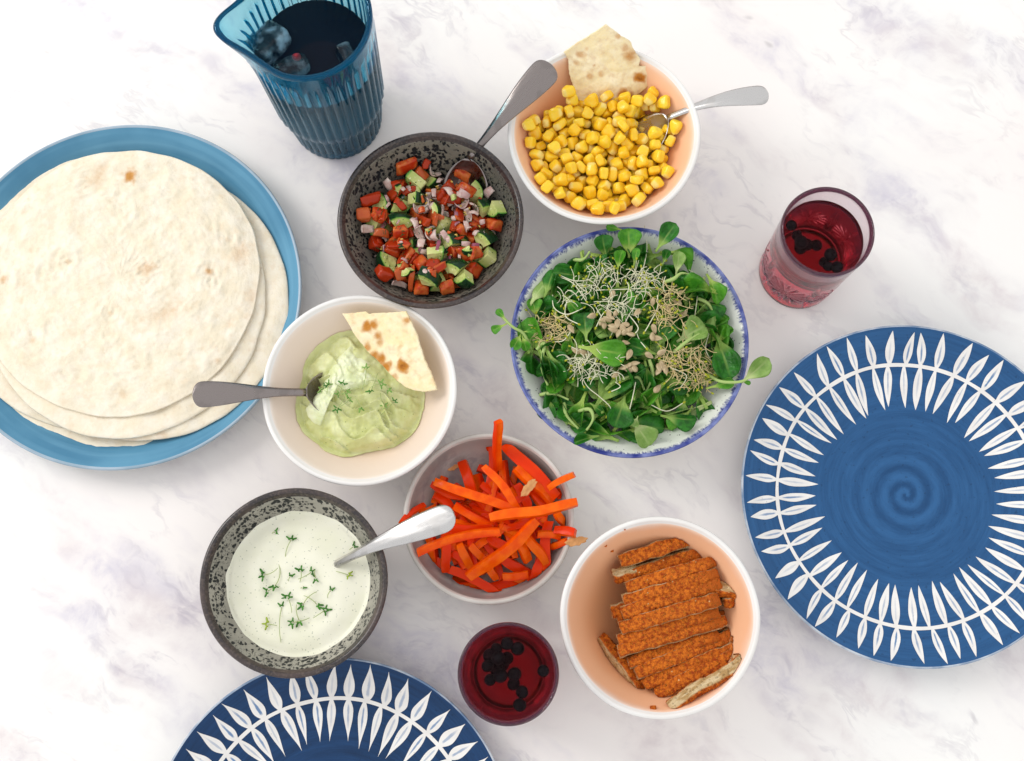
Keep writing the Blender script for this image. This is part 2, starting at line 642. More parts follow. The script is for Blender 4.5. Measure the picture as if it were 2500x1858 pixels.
def mat_plate_blue(R, tone):
    g = NG('brushed_blue_glaze_' + tone)
    r, a, z = g.radial()
    p = g.co()
    f = g.math('DIVIDE', r, R)
    sw = g.noise(g.comb(g.math('COSINE', a), g.math('SINE', a), g.math('MULTIPLY', f, 22.0)), 1.6, 4, 0.65)   # brushed around
    wv = g.math('SINE', g.math('ADD', g.math('MULTIPLY', a, -1.0), g.math('ADD', g.math('MULTIPLY', g.math('POWER', f, 0.8), 52.0), g.math('MULTIPLY', g.noise(p, 9, 1), 1.6))))
    amp = g.sm(f, 0.06, 0.42, 0.75, 0.0)
    spi = g.math('MULTIPLY', g.math('MULTIPLY', wv, 0.5), amp)
    v = g.math('ADD', g.math('ADD', g.math('MULTIPLY', g.math('SUBTRACT', sw, 0.5), 0.75), g.math('MULTIPLY', spi, 0.75)), 0.5)
    fineb = g.noise(g.comb(g.math('MULTIPLY', g.math('COSINE', a), 3.0), g.math('MULTIPLY', g.math('SINE', a), 3.0), g.math('MULTIPLY', f, 160.0)), 1.0, 2)
    v = g.math('ADD', v, g.math('MULTIPLY', g.math('SUBTRACT', fineb, 0.5), 0.25))
    if tone == 'mid':
        col = g.mix(g.sm(v, 0.1, 0.9), '#1c4672', '#316294')  # glaze like the other plate's, lightened in colour for what it reflects
    else:
        col = g.mix(g.sm(v, 0.1, 0.9), '#122a48', '#204674')
    col = g.mix(g.math('MULTIPLY', g.sm(g.noise(p, 320, 3), 0.62, 0.72), 0.35), col, '#12263f')
    return g.pbr(col, 0.22, normal=g.bump(g.math('ADD', g.math('MULTIPLY', spi, 1.0), g.math('MULTIPLY', fineb, 0.15)), 0.35, 0.0012))


def mat_leaf_paint():
    g = NG('white_glaze_leaf_with_blue_stroke')
    p = g.co()
    ac, al = g.attr('across'), g.attr('along')
    rnd = g.attr('shade')
    n = g.noise(p, 220, 3)
    wob_ = g.math('ADD', g.math('ABSOLUTE', ac), g.math('MULTIPLY', g.math('SUBTRACT', n, 0.5), 0.30))
    st = g.sm(wob_, 0.10, 0.30, 1.0, 0.0)
    ends = g.math('MULTIPLY', g.sm(al, 0.10, 0.20), g.sm(al, 0.45, 0.80, 1.0, 0.0))
    st = g.math('MULTIPLY', g.math('MULTIPLY', st, ends), g.math('ADD', 0.20, g.math('MULTIPLY', rnd, 0.70)))
    base = g.mix(g.sm(g.noise(p, 60, 3), 0.3, 0.7), '#f3efea', '#e8e3de')
    col = g.mix(st, base, '#3f74a8')
    col = g.mix(g.math('MULTIPLY', g.sm(g.vor(p, 170), 0.04, 0.08, 1, 0), 0.5), col, '#6c6a6c')
    return g.pbr(col, 0.26)


leaf_paint = mat_leaf_paint()


def painted_plate(label, c, R, tone, rot, style, seed):
    rnd = random.Random(seed)
    root = thing('dinner_plate', label, 'plate', c, 'blue plates with painted white leaves')
    zt = plate_mod(R)
    prof_t = [(0, zt(0))] + [(R * f, zt(R * f)) for f in (0.05, 0.1, 0.16, 0.23, 0.3, 0.38, 0.46, 0.52, 0.58, 0.64, 0.7, 0.76, 0.82, 0.88, 0.93, 0.965, 0.988)]
    mb = mat_plate_blue(R, tone)
    V, Fc = lathe(prof_t, 160)
    face = obj('glazed_face', mesh('plate_face', V, Fc), mb, root)
    ze = zt(R * 0.988)
    prof_u = [(R * 0.988, ze), (R * 0.997, ze + 0.0003), (R, ze - 0.0009), (R * 0.995, ze - 0.0028), (R * 0.85, 0.0105), (R * 0.66, 0.0038), (R * 0.60, 0.0), (R * 0.57, 0.0), (R * 0.56, 0.002), (0, 0.002)]
    V, Fc = lathe(prof_u, 160)
    obj('edge_and_foot', mesh('plate_edge', V, Fc), glaze('plate_edge_glaze_' + tone, '#6d86a6', '#c9cfd6', 60, 0.25), root)
    # ring
    r0 = 0.775 * R
    V, Fc = [], []
    NS = 200
    for i in range(NS):
        a = 2 * PI * i / NS
        w = 0.0105 * R * (1 + 0.25 * nz(math.cos(a) * 5 + seed, math.sin(a) * 5))
        rm = r0 + 0.006 * R * nz(math.cos(a) * 2, math.sin(a) * 2 + seed)
        for k in (-1, 1):
            rr = rm + k * w
            V.append((rr * math.cos(a), rr * math.sin(a), zt(rr) + 0.00035))
    for i in range(NS):
        j = (i + 1) % NS
        Fc.append((2 * i, 2 * i + 1, 2 * j + 1, 2 * j))
    me = mesh('painted_ring', V, Fc, True, {'across': [1] * len(V), 'along': [0] * len(V), 'shade': [0] * len(V)})
    obj('painted_ring', me, leaf_paint, face)
    NL = 50
    for k in range(NL):
        for side in (1, -1):
            a0 = rot + 2 * PI * (k + rnd.uniform(-0.10, 0.10)) / NL
            skew = rnd.uniform(-0.05, 0.05)
            if side == 1:
                r1 = R * rnd.uniform(0.960, 0.982)
                wmax = R * (0.0262 if style == 0 else 0.034) * rnd.uniform(0.85, 1.15)
            else:
                r1 = R * rnd.uniform(0.50, 0.545)
                wmax = R * (0.0232 if style == 0 else 0.027) * rnd.uniform(0.85, 1.15)
            NA, NC = 14, 4
            V, Fc, AC, AL = [], [], [], []
            pk = rnd.uniform(0.34, 0.46) if style == 0 else rnd.uniform(0.28, 0.36)
            for i in range(NA + 1):
                s = i / NA
                if s < pk:
                    w = 0.24 + 0.76 * math.sin(PI / 2 * s / pk)
                else:
                    t = (s - pk) / (1 - pk)
                    w = (math.cos(PI / 2 * t) ** (0.9 if style == 0 else 1.5)) * (1 - 0.1 * t) + 0.015
                w *= wmax
                rr = r0 + (r1 - r0) * s
                an = a0 + skew * s * (0.4 + s) * 0.6
                for j in range(NC + 1):
                    cc = -1 + 2 * j / NC
                    wv = w * cc * (1 + 0.10 * nz(s * 3 + k, cc * 2, seed + side))
                    x = rr * math.cos(an) - wv * math.sin(an)
                    y = rr * math.sin(an) + wv * math.cos(an)
                    V.append((x, y, zt(math.hypot(x, y)) + 0.0003))
                    AC.append(cc)
                    AL.append(s)
            for i in range(NA):
                for j in range(NC):
                    a = i * (NC + 1) + j
                    q = (a, a + NC + 1, a + NC + 2, a + 1)
                    Fc.append(q if side == 1 else tuple(reversed(q)))
            sh = rnd.random()
            me = mesh('painted_leaf', V, Fc, True, {'across': AC, 'along': AL, 'shade': [sh] * len(V)})
            obj('painted_leaf', me, leaf_paint, face)
    return root


zP = 0.026
topP, botP, lefP = at(2215, 794, zP), at(2215, 1632.5, zP), at(1810, 1195, zP)
RP = (topP - botP).length / 2
cP1 = Vector((lefP.x + RP, (topP.y + botP.y) / 2, 0))
painted_plate('blue plate with white painted leaves, beside the breaded cutlet bowl', cP1, RP, 'mid', 0.03, 0, 21)
t2 = at(820, 1605, zP)
cP2 = Vector((at(808, 2020, zP).x, t2.y - RP, 0))
painted_plate('darker blue plate with white painted leaves, cut by the bottom edge below the sauce bowl', cP2, RP, 'deep', 0.10, 1, 22)


def tortilla_plate():
    z = 0.024
    t, b, r = at(313, 303, z), at(313, 1147, z), at(735.5, 718, z)
    R = (t - b).length / 2
    c = Vector((r.x - R, (t.y + b.y) / 2, 0))
    root = thing('serving_plate', 'plain light blue plate with pale rim under the tortillas', 'plate', c)
    zt = lambda q: 0.006 + 0.018 * max(0, (q - 0.74) / 0.26) ** 1.35
    qs = [0, 0.2, 0.4, 0.6, 0.7, 0.74, 0.78, 0.82, 0.86, 0.9, 0.94, 0.965, 0.982]
    V, Fc = lathe([(R * q, zt(q)) for q in qs], 160)
    g = NG('sky_blue_glaze')
    p = g.co()
    rr, a, zz = g.radial()
    n = g.noise(p, 12, 4)
    ringn = g.noise(g.comb(g.math('COSINE', a), g.math('SINE', a), g.math('MULTIPLY', rr, 160.0)), 1.0, 2)
    col = g.mix(g.sm(n, 0.35, 0.65), '#4a809f', '#5f95b2')
    col = g.mix(g.math('MULTIPLY', g.sm(ringn, 0.45, 0.7), 0.3), col, '#7cb0ca')
    obj('glazed_face', mesh('face', V, Fc), g.pbr(col, 0.15, normal=g.bump(ringn, 0.05, 0.001)), root)
    ze = zt(0.982)
    pu = [(R * 0.982, ze), (R * 0.988, ze + 0.0006), (R * 0.995, ze + 0.0007), (R, ze - 0.0006), (R * 0.994, ze - 0.003), (R * 0.83, 0.009), (R * 0.66, 0.004), (R * 0.64, 0), (R * 0.6, 0), (R * 0.59, 0.002), (0, 0.002)]
    V, Fc = lathe(pu, 160)
    obj('rim', mesh('rim', V, Fc), glaze('pale_blue_grey_rim', '#a9b9c6', '#8fa6b6', 40, 0.2), root)


tortilla_plate()


# ---------------------------------------------------------------- blue jug
def build_jug():
    zr = 0.168
    base = at(822, 290, 0)
    rim = at(742, 34, zr)
    c = Vector(((base.x + rim.x) / 2, (base.y + rim.y) / 2, 0))
    root = thing('glass_jug', 'ribbed blue glass jug with pouring lip, full of dark iced drink', 'jug', c)
    NF = 40
    sp = R_(190)

    def rad(a, z, inner=False):
        if z < 0.043:
            r = 0.0372 + 0.003 * (z / 0.043)
        else:
            t = (z - 0.043) / (zr - 0.043)
            r = 0.0402 + 0.0031 * sstep(0.043, 0.0475, z) + 0.0046 * t
        if inner:
            r = 0.0372 + 0.0072 * (z / zr) - 0.0002
            r = min(r, 0.0402 + 0.0031 + 0.0046 * max(0, (z - 0.043) / (zr - 0.043)) - 0.0030)
        fl = abs(math.sin(NF * a / 2))
        am = sstep(0.150, 0.138, z) if z > 0.1 else 1.0
        if not inner:
            am *= 1.0 if z > 0.003 else 0.5
            lowd = 1.0 if z < 0.043 else 1.0
            r += 0.0016 * (fl ** 0.7 - 0.62) * am * lowd
        else:
            r += 0.0005 * (fl ** 0.7 - 0.62) * am
        d = (a - sp + PI) % (2 * PI) - PI
        k = sstep(0.118, zr, z) ** 1.6
        r *= 1 + 0.32 * k * math.exp(-(d / 0.30) ** 2) - 0.03 * k * math.exp(-((abs(d) - 0.75) / 0.25) ** 2)
        dz = 0.004 * k * math.exp(-(d / 0.33) ** 2)
        return r, z + dz
    zs = [0.0012, 0.003, 0.012, 0.024, 0.036, 0.0428, 0.0442, 0.046, 0.048, 0.056, 0.07, 0.085, 0.10, 0.112, 0.12, 0.128, 0.134, 0.140, 0.145, 0.15, 0.156, 0.162, 0.166]
    prof = [(0, 0.002), (0.028, 0.002), (0.031, 0.0), (0.034, 0.0)] + [(-1, z) for z in zs]
    top = [(-3, k) for k in (0.25, 0.5, 0.75)]
    zi = [0.166, 0.162, 0.156, 0.15, 0.14, 0.13, 0.12, 0.10, 0.08, 0.06, 0.04, 0.02, 0.012]
    prof += top + [(-2, z) for z in zi] + [(0.030, 0.008), (0.0, 0.008)]

    def mod(a, r, z):
        if r == -1:
            return rad(a, z)
        if r == -2:
            return rad(a, z, True)
        if r == -3:
            ro, zo = rad(a, 0.166)
            rn, zn = rad(a, 0.166, True)
            return ro + (rn - ro) * z, zo + 0.0018 * math.sin(PI * z)
        return r, z
    # lathe treats r<=0 as pole: shift the codes
    V, Fc, rows = [], [], []
    SEG = 480
    for (r, z) in prof:
        if r == 0:
            rows.append([len(V)]); V.append((0, 0, z)); continue
        row = []
        for i in range(SEG):
            a = 2 * PI * i / SEG
            rr, zz = mod(a, r, z)
            row.append(len(V)); V.append((rr * math.cos(a), rr * math.sin(a), zz))
        rows.append(row)
    for A, B in zip(rows, rows[1:]):
        for i in range(SEG):
            j = (i + 1) % SEG
            if len(A) == 1:
                Fc.append((A[0], B[j], B[i]))
            elif len(B) == 1:
                Fc.append((A[i], A[j], B[0]))
            else:
                Fc.append((A[i], A[j], B[j], B[i]))
    m = hazed_glass('blue_glass', (0.03, 0.76, 0.90, 1), 150.0, (0.000, 0.27, 0.46, 1), (0.06, 0.14, 0.38, 0.12), (0.75, 0.95, 1, 1), (0.35, 0.75, 1.0, 1))
    obj('glass_body', mesh('jug_body', V, Fc), m, root)
    # drink
    zl = 0.116
    prof = [(0, 0.0078)] + [(0.0295, 0.0078)] + [(-2, z) for z in (0.012, 0.02, 0.04, 0.06, 0.08, 0.10, zl - 0.001)]
    V, Fc, rows = [], [], []
    SEG = 160
    for (r, z) in prof + [(-4, zl), (0, zl)]:
        if r == 0:
            rows.append([len(V)]); V.append((0, 0, z)); continue
        row = []
        for i in range(SEG):
            a = 2 * PI * i / SEG
            if r == -2:
                rr, zz = rad(a, z, True)
                rr += 0.0003
            elif r == -4:
                rr, zz = rad(a, z, True)
                rr -= 0.0008
            else:
                rr, zz = r, z
            row.append(len(V)); V.append((rr * math.cos(a), rr * math.sin(a), zz))
        rows.append(row)
    for A, B in zip(rows, rows[1:]):
        for i in range(SEG):
            j = (i + 1) % SEG
            if len(A) == 1:
                Fc.append((A[0], B[j], B[i]))
            elif len(B) == 1:
                Fc.append((A[i], A[j], B[0]))
            else:
                Fc.append((A[i], A[j], B[j], B[i]))
    g = NG('dark_berry_drink')
    o = obj('dark_drink', mesh('jug_drink', V, Fc), g.pbr((0.006, 0.010, 0.020, 1), 0.04, IOR=1.33, Specular_IOR_Level=0.15))
    o.location = c
    tag(o, 'almost black iced drink filling the blue jug', 'drink')
    # ice
    g = NG('clear_ice_with_milky_core')
    p = g.co()
    milk = g.math('MULTIPLY', g.sm(g.noise(p, 60, 3, 0.5), 0.44, 0.70), g.attr('core'))
    b1 = g.n('ShaderNodeBsdfPrincipled')
    b1.inputs['Transmission Weight'].default_value = 1.0
    b1.inputs['IOR'].default_value = 1.31
    b1.inputs['Roughness'].default_value = 0.05
    b1.inputs['Base Color'].default_value = (0.75, 0.9, 1, 1)
    b2 = g.n('ShaderNodeBsdfPrincipled')
    b2.inputs['Base Color'].default_value = (0.42, 0.60, 0.72, 1)
    b2.inputs['Roughness'].default_value = 0.25
    nb = g.bump(g.noise(p, 160, 4), 0.5, 0.002)
    g.put(b1.inputs['Normal'], nb)
    g.put(b2.inputs['Normal'], nb)
    mx = g.n('ShaderNodeMixShader')
    g.put(mx.inputs[0], g.math('MULTIPLY', milk, 0.8))
    g.t.links.new(b1.outputs[0], mx.inputs[1])
    g.t.links.new(b2.outputs[0], mx.inputs[2])
    om = g.n('ShaderNodeOutputMaterial')
    g.t.links.new(mx.outputs[0], om.inputs[0])
    ice = g.m
    for k, (px, py, sx, sy, sz, rz, dz, core, lab) in enumerate((
            (655, 110, .017, .0125, .011, 0.9, 0.000, 1.0, 'large cloudy ice cube floating by the jug spout'),
            (712, 172, .013, .0085, .009, 0.5, -0.001, 0.5, 'small clear ice piece at the near side of the jug'),
            (848, 146, .006, .012, .008, 0.55, -0.001, 0.35, 'thin ice sliver by the right jug wall'))):
        V, Fc = rounded_box(sx, sy, sz, 0.35, 7)
        V = [(x * (1 + 0.12 * nz(x * 90 + k, y * 90, z * 90)), y * (1 + 0.12 * nz(x * 90, y * 90 + k, z * 90)), z * (1 + 0.15 * nz(x * 70, y * 70, z * 70 + k))) for x, y, z in V]
        me = mesh('ice_cube', V, Fc, True, {'core': [core] * len(V)})
        o = obj('ice_cube', me, ice)
        o.location = at(px, py, zl + dz)
        o.rotation_euler = (0.25 * (k - 1), 0.2, rz)
        tag(o, lab, 'ice', 'ice in the jug')
    V, Fc = uvball(0.0034, 14, 9)
    o = obj('red_berry', mesh('red_berry', V, Fc), NG('red_currant').pbr('#b5303a', 0.2))
    o.location = at(724, 141, zl + 0.003)
    tag(o, 'tiny red berry floating beside the ice in the jug', 'berry')


def rounded_box(sx, sy, sz, k, n):
    """box of half sizes sx,sy,sz with rounded edges (superellipsoid blend), n cells a side"""
    V, Fc, idx = [], [], {}

    def vert(x, y, z):
        key = (round(x, 5), round(y, 5), round(z, 5))
        if key not in idx:
            q = Vector((x, y, z))
            s = q.normalized()
            p = 8 if k < 0.2 else 5 if k < 0.4 else 3.9 if k < 0.44 else 3.2
            L = (abs(x) ** p + abs(y) ** p + abs(z) ** p) ** (1 / p)
            idx[key] = len(V)
            V.append((x / L * sx, y / L * sy, z / L * sz))
        return idx[key]
    for ax in range(3):
        for sg in (-1, 1):
            for i in range(n):
                for j in range(n):
                    q = []
                    for (di, dj) in ((0, 0), (1, 0), (1, 1), (0, 1)):
                        u, v = -1 + 2 * (i + di) / n, -1 + 2 * (j + dj) / n
                        p = [0, 0, 0]
                        p[ax] = sg
                        p[(ax + 1) % 3] = u
                        p[(ax + 2) % 3] = v
                        q.append(vert(*p))
                    Fc.append(tuple(q) if sg == 1 else tuple(reversed(q)))
    return V, Fc


def uvball(r, seg=16, rows=10, sz=1.0):
    prof = [(0, -r * sz)] + [(r * math.sin(PI * i / rows), -r * sz * math.cos(PI * i / rows)) for i in range(1, rows)] + [(0, r * sz)]
    return lathe(prof, seg)


build_jug()


# ---------------------------------------------------------------- cut-glass tumblers
def glass_mesh():
    hz, Rt, Rb = 0.100, 0.0344, 0.0312
    NS = 5

    def cut(a, z):
        if z < 0.004 or z > 0.070:
            return 0.0
        d = 0.0
        for s in range(NS):
            ac = 2 * PI * s / NS
            da = (a - ac + PI) % (2 * PI) - PI
            x, y = da * 0.032, z - 0.030
            rr = math.hypot(x, y)
            if rr < 0.021:
                th = math.atan2(y, x)
                ray = abs(math.sin(th * 8))
                width = 0.55
                d = max(d, (1 - ray / width) * sstep(0.021, 0.013, rr) if ray < width else 0)
            # lens-shaped cut between the stars
            db = (a - ac - PI / NS + PI) % (2 * PI) - PI
            xb, yb = abs(db) * 0.032, abs(z - 0.034)
            e = 1 - (xb / 0.0048) - (yb / 0.030) ** 2
            if e > 0:
                d = max(d, min(1.0, e * 1.1))
        return d
    SEG = 320
    zs = [0.0006, 0.002] + [0.004 + 0.066 * i / 60 for i in range(61)] + [0.075, 0.08, 0.086, 0.092, 0.096]
    rows_spec = [('p', 0.0, 0.0015), ('c', 0.022, 0.0015), ('c', 0.026, 0.0), ('c', Rb - 0.0012, 0.0)]
    rows_spec += [('o', z, 0) for z in zs]
    ot = lambda z: Rb + (Rt - Rb) * (z / hz)
    rows_spec += [('c', ot(0.098) - 0.0001, 0.098), ('c', ot(0.1) - 0.0006, 0.0994), ('c', ot(0.1) - 0.0012, 0.1), ('c', ot(0.1) - 0.0019, 0.0994)]
    inn = [0.098, 0.09, 0.08, 0.07, 0.06, 0.05, 0.04, 0.03, 0.02, 0.0145]
    ri = lambda z: ot(z) - 0.0024 - 0.0012 * sstep(0.08, 0.03, z)
    rows_spec += [('c', ri(z), z) for z in inn] + [('c', 0.024, 0.0115), ('c', 0.018, 0.011), ('p', 0, 0.011)]
    V, Fc, rows = [], [], []
    for (k, p, z) in rows_spec:
        if k == 'p':
            rows.append([len(V)]); V.append((0, 0, z)); continue
        row = []
        for i in range(SEG):
            a = 2 * PI * i / SEG
            if k == 'o':
                zz = p
                r = ot(zz) - 0.0027 * cut(a, zz)
            else:
                r, zz = p, z
            row.append(len(V)); V.append((r * math.cos(a), r * math.sin(a), zz))
        rows.append(row)
    for A, B in zip(rows, rows[1:]):
        for i in range(SEG):
            j = (i + 1) % SEG
            if len(A) == 1:
                Fc.append((A[0], B[j], B[i]))
            elif len(B) == 1:
                Fc.append((A[i], A[j], B[0]))
            else:
                Fc.append((A[i], A[j], B[j], B[i]))
    me = mesh('tumbler', V, Fc)
    zl = 0.079
    pl = [(0, 0.0108), (0.018, 0.0108), (0.0243, 0.0113)] + [(ri(z) + 0.0003, z) for z in (0.0143, 0.02, 0.03, 0.04, 0.05, 0.06, 0.07, 0.0786)] + [(ri(zl) - 0.0004, zl), (ri(zl) - 0.002, zl - 0.0004), (0, zl - 0.0005)]
    V, Fc = lathe(pl, 96)
    return me, mesh('drink', V, Fc), zl, ri


tumbler_me, drink_me, drink_z, tum_ri = glass_mesh()


def mat_tumbler():
    return hazed_glass('mauve_tinted_cut_glass', (0.88, 0.58, 0.74, 1), 60.0, (0.58, 0.26, 0.38, 1), 0.06)


def mat_drink():
    g = NG('red_berry_drink')
    ab = g.n('ShaderNodeVolumeAbsorption')
    ab.inputs[0].default_value = (0.89, 0.05, 0.15, 1)
    ab.inputs[1].default_value = 45.0
    return g.pbr((1, 1, 1, 1), 0.0, volume=ab.outputs[0], Transmission_Weight=1.0, IOR=1.33, Specular_Tint=(0.35, 0.25, 0.25, 1))


def build_glasses():
    mt, md = mat_tumbler(), mat_drink()
    mb = NG('dark_blueberry_skin')
    berry_m = mb.pbr(mb.mix(mb.noise(mb.co(), 300, 2), '#07090d', '#0c1017'), 0.6, Specular_IOR_Level=0.15)
    V, Fc = uvball(0.0048, 20, 14, 0.9)
    V = [(x, y, z - 0.0016 * math.exp(-(x * x + y * y) / (0.0016 ** 2)) if z > 0 else z) for x, y, z in V]
    bm_ = mesh('blueberry', V, Fc)
    b2, r2 = at(1938, 668, 0), at(2032, 557, 0.1)
    c2 = Vector(((b2.x + r2.x) / 2, (b2.y + r2.y) / 2, 0))
    r3 = at(1241, 1645, 0.1)
    c3 = Vector((r3.x, r3.y, 0))
    # berries as pixel centres (2500 wide) at the surface or below it
    A = [(1932, 550, .074), (1943, 577, .066), (1955, 592, .071), (1968, 601, .062), (1990, 603, .060), (2028, 622, .074), (2010, 642, .068), (2022, 650, .073), (2044, 652, .075), (1950, 610, .06)]
    B = [(1238, 1571, .074), (1264, 1583, .074), (1212, 1583, .070), (1196, 1600, .066), (1216, 1606, .074), (1190, 1626, .072), (1212, 1634, .064), (1226, 1620, .058), (1222, 1650, .074), (1196, 1660, .073), (1256, 1646, .072), (1254, 1670, .068), (1275, 1690, .073), (1327, 1638, .075), (1269, 1722, .074), (1238, 1606, .060)]
    for nm, c, rot, lab, dl, pts, bl in (
            ('drinking_glass', c2, 0.35, 'cut crystal tumbler of red berry drink beside the salad bowl', 'clear red drink in the tumbler beside the salad bowl', A, 'blueberry floating in the tumbler beside the salad bowl'),
            ('drinking_glass', c3, 0.9, 'cut crystal tumbler of red berry drink beside the breaded cutlet bowl, seen from above', 'clear red drink in the tumbler between the cutlet bowl and lower plate', B, 'blueberry floating in the tumbler by the breaded cutlet bowl')):
        root = thing(nm, lab, 'glass', c, 'cut crystal tumblers')
        root.rotation_euler = (0, 0, rot)
        obj('glass_body', tumbler_me, mt, root)
        d = obj('berry_drink', drink_me, md)
        d.location = c
        tag(d, dl, 'drink', 'red drinks in the tumblers')
        rnd = random.Random(len(pts))
        for (px, py, z) in pts:
            q = at(px, py, z)
            v = Vector((q.x - c.x, q.y - c.y, 0))
            lim = tum_ri(z) - 0.0062
            if v.length > lim:
                v = v.normalized() * lim
            o = obj('blueberry', bm_, berry_m)
            o.location = c + v + Vector((0, 0, z - 0.002))
            o.rotation_euler = (rnd.uniform(-1, 1), rnd.uniform(-1, 1), rnd.uniform(0, 6))
            s = rnd.uniform(0.85, 1.12)
            o.scale = (s, s, s)
            tag(o, bl, 'berry', bl + 's')


build_glasses()


# ---------------------------------------------------------------- spoons
def mat_steel(c1, c2, nm):
    g = NG(nm)
    p = g.co()
    n = g.noise(g.mapping(p, scale=(0.25, 2, 2)), 260, 4)
    blot = g.sm(g.noise(p, 90, 3), 0.52, 0.62)
    col = g.mix(g.math('MULTIPLY', blot, 0.25), c1, c2)
    return g.pbr(col, g.math('ADD', g.sm(n, 0.3, 0.7, 0.22, 0.34), g.math('MULTIPLY', blot, 0.08)), 1.0, normal=g.bump(n, 0.02, 0.0003))


steel_bright = mat_steel('#cbc8c6', '#98938f', 'polished_stainless_steel')
steel_dark_reflection = mat_steel('#8f8683', '#6c6562', 'stainless_steel_with_dark_reflection')  # same steel, with the reflection of darker surroundings put into its colour


def build_spoon(label, neck, end, bowl_pitch, roll=0.0, arch=0.006, wend=0.0098, bl=0.052, bw=0.0185, bow_yaw=0.0, steel=None):
    steel = steel or steel_bright
    Lh = (end - neck).length
    x = (end - neck).normalized()
    y = Vector((0, 0, 1)).cross(x).normalized()
    z = x.cross(y)
    M = Matrix((x, y, z)).transposed().to_4x4()
    M = Matrix.Translation(neck) @ M @ Matrix.Rotation(roll, 4, 'X')
    root = thing('spoon', label, 'spoon', (0, 0, 0), 'stainless steel spoons')
    root.matrix_world = M
    NC = 12
    th = 0.0017

    def grid(stations):
        V, Fc = [], []
        for side in (0, 1):
            for (sx, w, zc, dish, fac) in stations:
                for j in range(NC + 1):
                    t = -1 + 2 * j / NC
                    e = max(0.0, 1 - t * t)
                    if fac:
                        zz = zc - 0.0012 * max(0.0, abs(t) - 0.45) * 2
                    else:
                        zz = zc - dish * e
                    tt = th * (0.35 + 0.65 * e ** 0.5)
                    yy = w * t
                    p = Vector((sx, yy, zz - (tt if side else 0)))
                    if sx < 0:
                        p = Matrix.Rotation(bow_yaw, 3, 'Z') @ (Matrix.Rotation(bowl_pitch, 3, 'Y') @ p)
                    V.append(tuple(p))
        n = len(stations)
        W_ = NC + 1
        o = n * W_
        for i in range(n - 1):
            for j in range(NC):
                a = i * W_ + j
                Fc.append((a, a + W_, a + W_ + 1, a + 1))
                Fc.append((o + a, o + a + 1, o + a + W_ + 1, o + a + W_))
            a = i * W_
            Fc.append((a, o + a, o + a + W_, a + W_))
            b = a + NC
            Fc.append((b, b + W_, o + b + W_, o + b))
        for i in (0, n - 1):
            for j in range(NC):
                a = i * W_ + j
                q = (a, a + 1, o + a + 1, o + a)
                Fc.append(q if i == 0 else tuple(reversed(q)))
        return V, Fc
    st = []
    N = 30
    for i in range(N + 1):
        s = i / N
        s = 1 - (1 - s) ** 1.6
        w = 0.0030 + (wend - 0.0030) * sstep(0.10, 0.92, s) ** 1.2
        if s > 0.90:
            t = (s - 0.90) / 0.10
            w *= max(0.12, math.sqrt(max(0.0, 1 - t ** 2.6)))
        st.append((Lh * s, w, arch * math.sin(PI * s) - 0.0 * s, 0, True))
    V, Fc = grid(st)
    obj('handle', mesh('handle', V, Fc), steel, root)
    st = []
    N = 24
    for i in range(N + 1):
        s = i / N
        t = s
        w = bw * math.sqrt(max(0.0, 1 - (2 * t - 1) ** 2)) * (0.86 + 0.28 * (1 - t) * t * 2)
        if s < 0.12:
            w = max(w, 0.0030)
        w = max(w, 0.0006)
        st.append((-0.0001 - bl * s, w, -0.001 * math.sin(PI * s), 0.0075 * math.sin(PI * min(1, s)) ** 0.7, False))
    V, Fc = grid(st)
    Fc = [tuple(reversed(f)) for f in Fc]
    obj('spoon_bowl', mesh('spoon_bowl', V, Fc), steel, root)
    return root


build_spoon('grey steel spoon standing in the salsa bowl', at(1143, 388, 0.050), at(1347, 158, 0.088), R_(-8), 0.15, 0.008, 0.0112, bow_yaw=R_(35), steel=steel_dark_reflection)
build_spoon('bright steel spoon lying in the corn bowl', at(1628, 285, 0.050), at(1876, 228, 0.074), R_(-18), -0.25, 0.007, 0.0092, bow_yaw=R_(22))
build_spoon('steel spoon with dark reflection in its colour, in the avocado dip reaching over the tortillas', at(748, 957, 0.0455), at(470, 963, 0.072), R_(-20), 0.0, 0.004, 0.0098, steel=steel_dark_reflection)
build_spoon('bright steel spoon dipped in the white sauce', at(806, 1384, 0.036), at(1108, 1256, 0.082), R_(15), -0.12, 0.009, 0.0102)


# ================================================================ FOOD: shapes of the small pieces
def kernel_meshes():
    out = []
    for k in range(6):
        rnd = random.Random(40 + k)
        V, Fc = rounded_box(1, 1, 1, 0.42, 6)
        sx, sy, sz = rnd.uniform(.0046, .0056), rnd.uniform(.0032, .0041), rnd.uniform(.0048, .0058)
        tip, lean = (.50, .72, .62, .80, .45, .68)[k], rnd.uniform(-0.15, 0.15)
        W_, T = [], []
        for (x, y, z) in V:
            f = tip + (1 - tip) * sstep(-1.0, 0.35, z)
            X, Y, Z = x * f + lean * z, y * (0.8 + 0.2 * f), z
            if z > 0.6:
                Z -= 0.16 * math.exp(-((x * 1.6) ** 2 + (y * 1.6) ** 2))
            w = 1 + 0.08 * nz(x * 1.5 + k * 7, y * 1.5, z * 1.5)
            W_.append((X * sx * w, Y * sy * w, Z * sz * w))
            T.append(sstep(-0.55, -1.0, z))
        out.append(mesh('corn_kernel', W_, Fc, True, {'tip': T}))
    return out


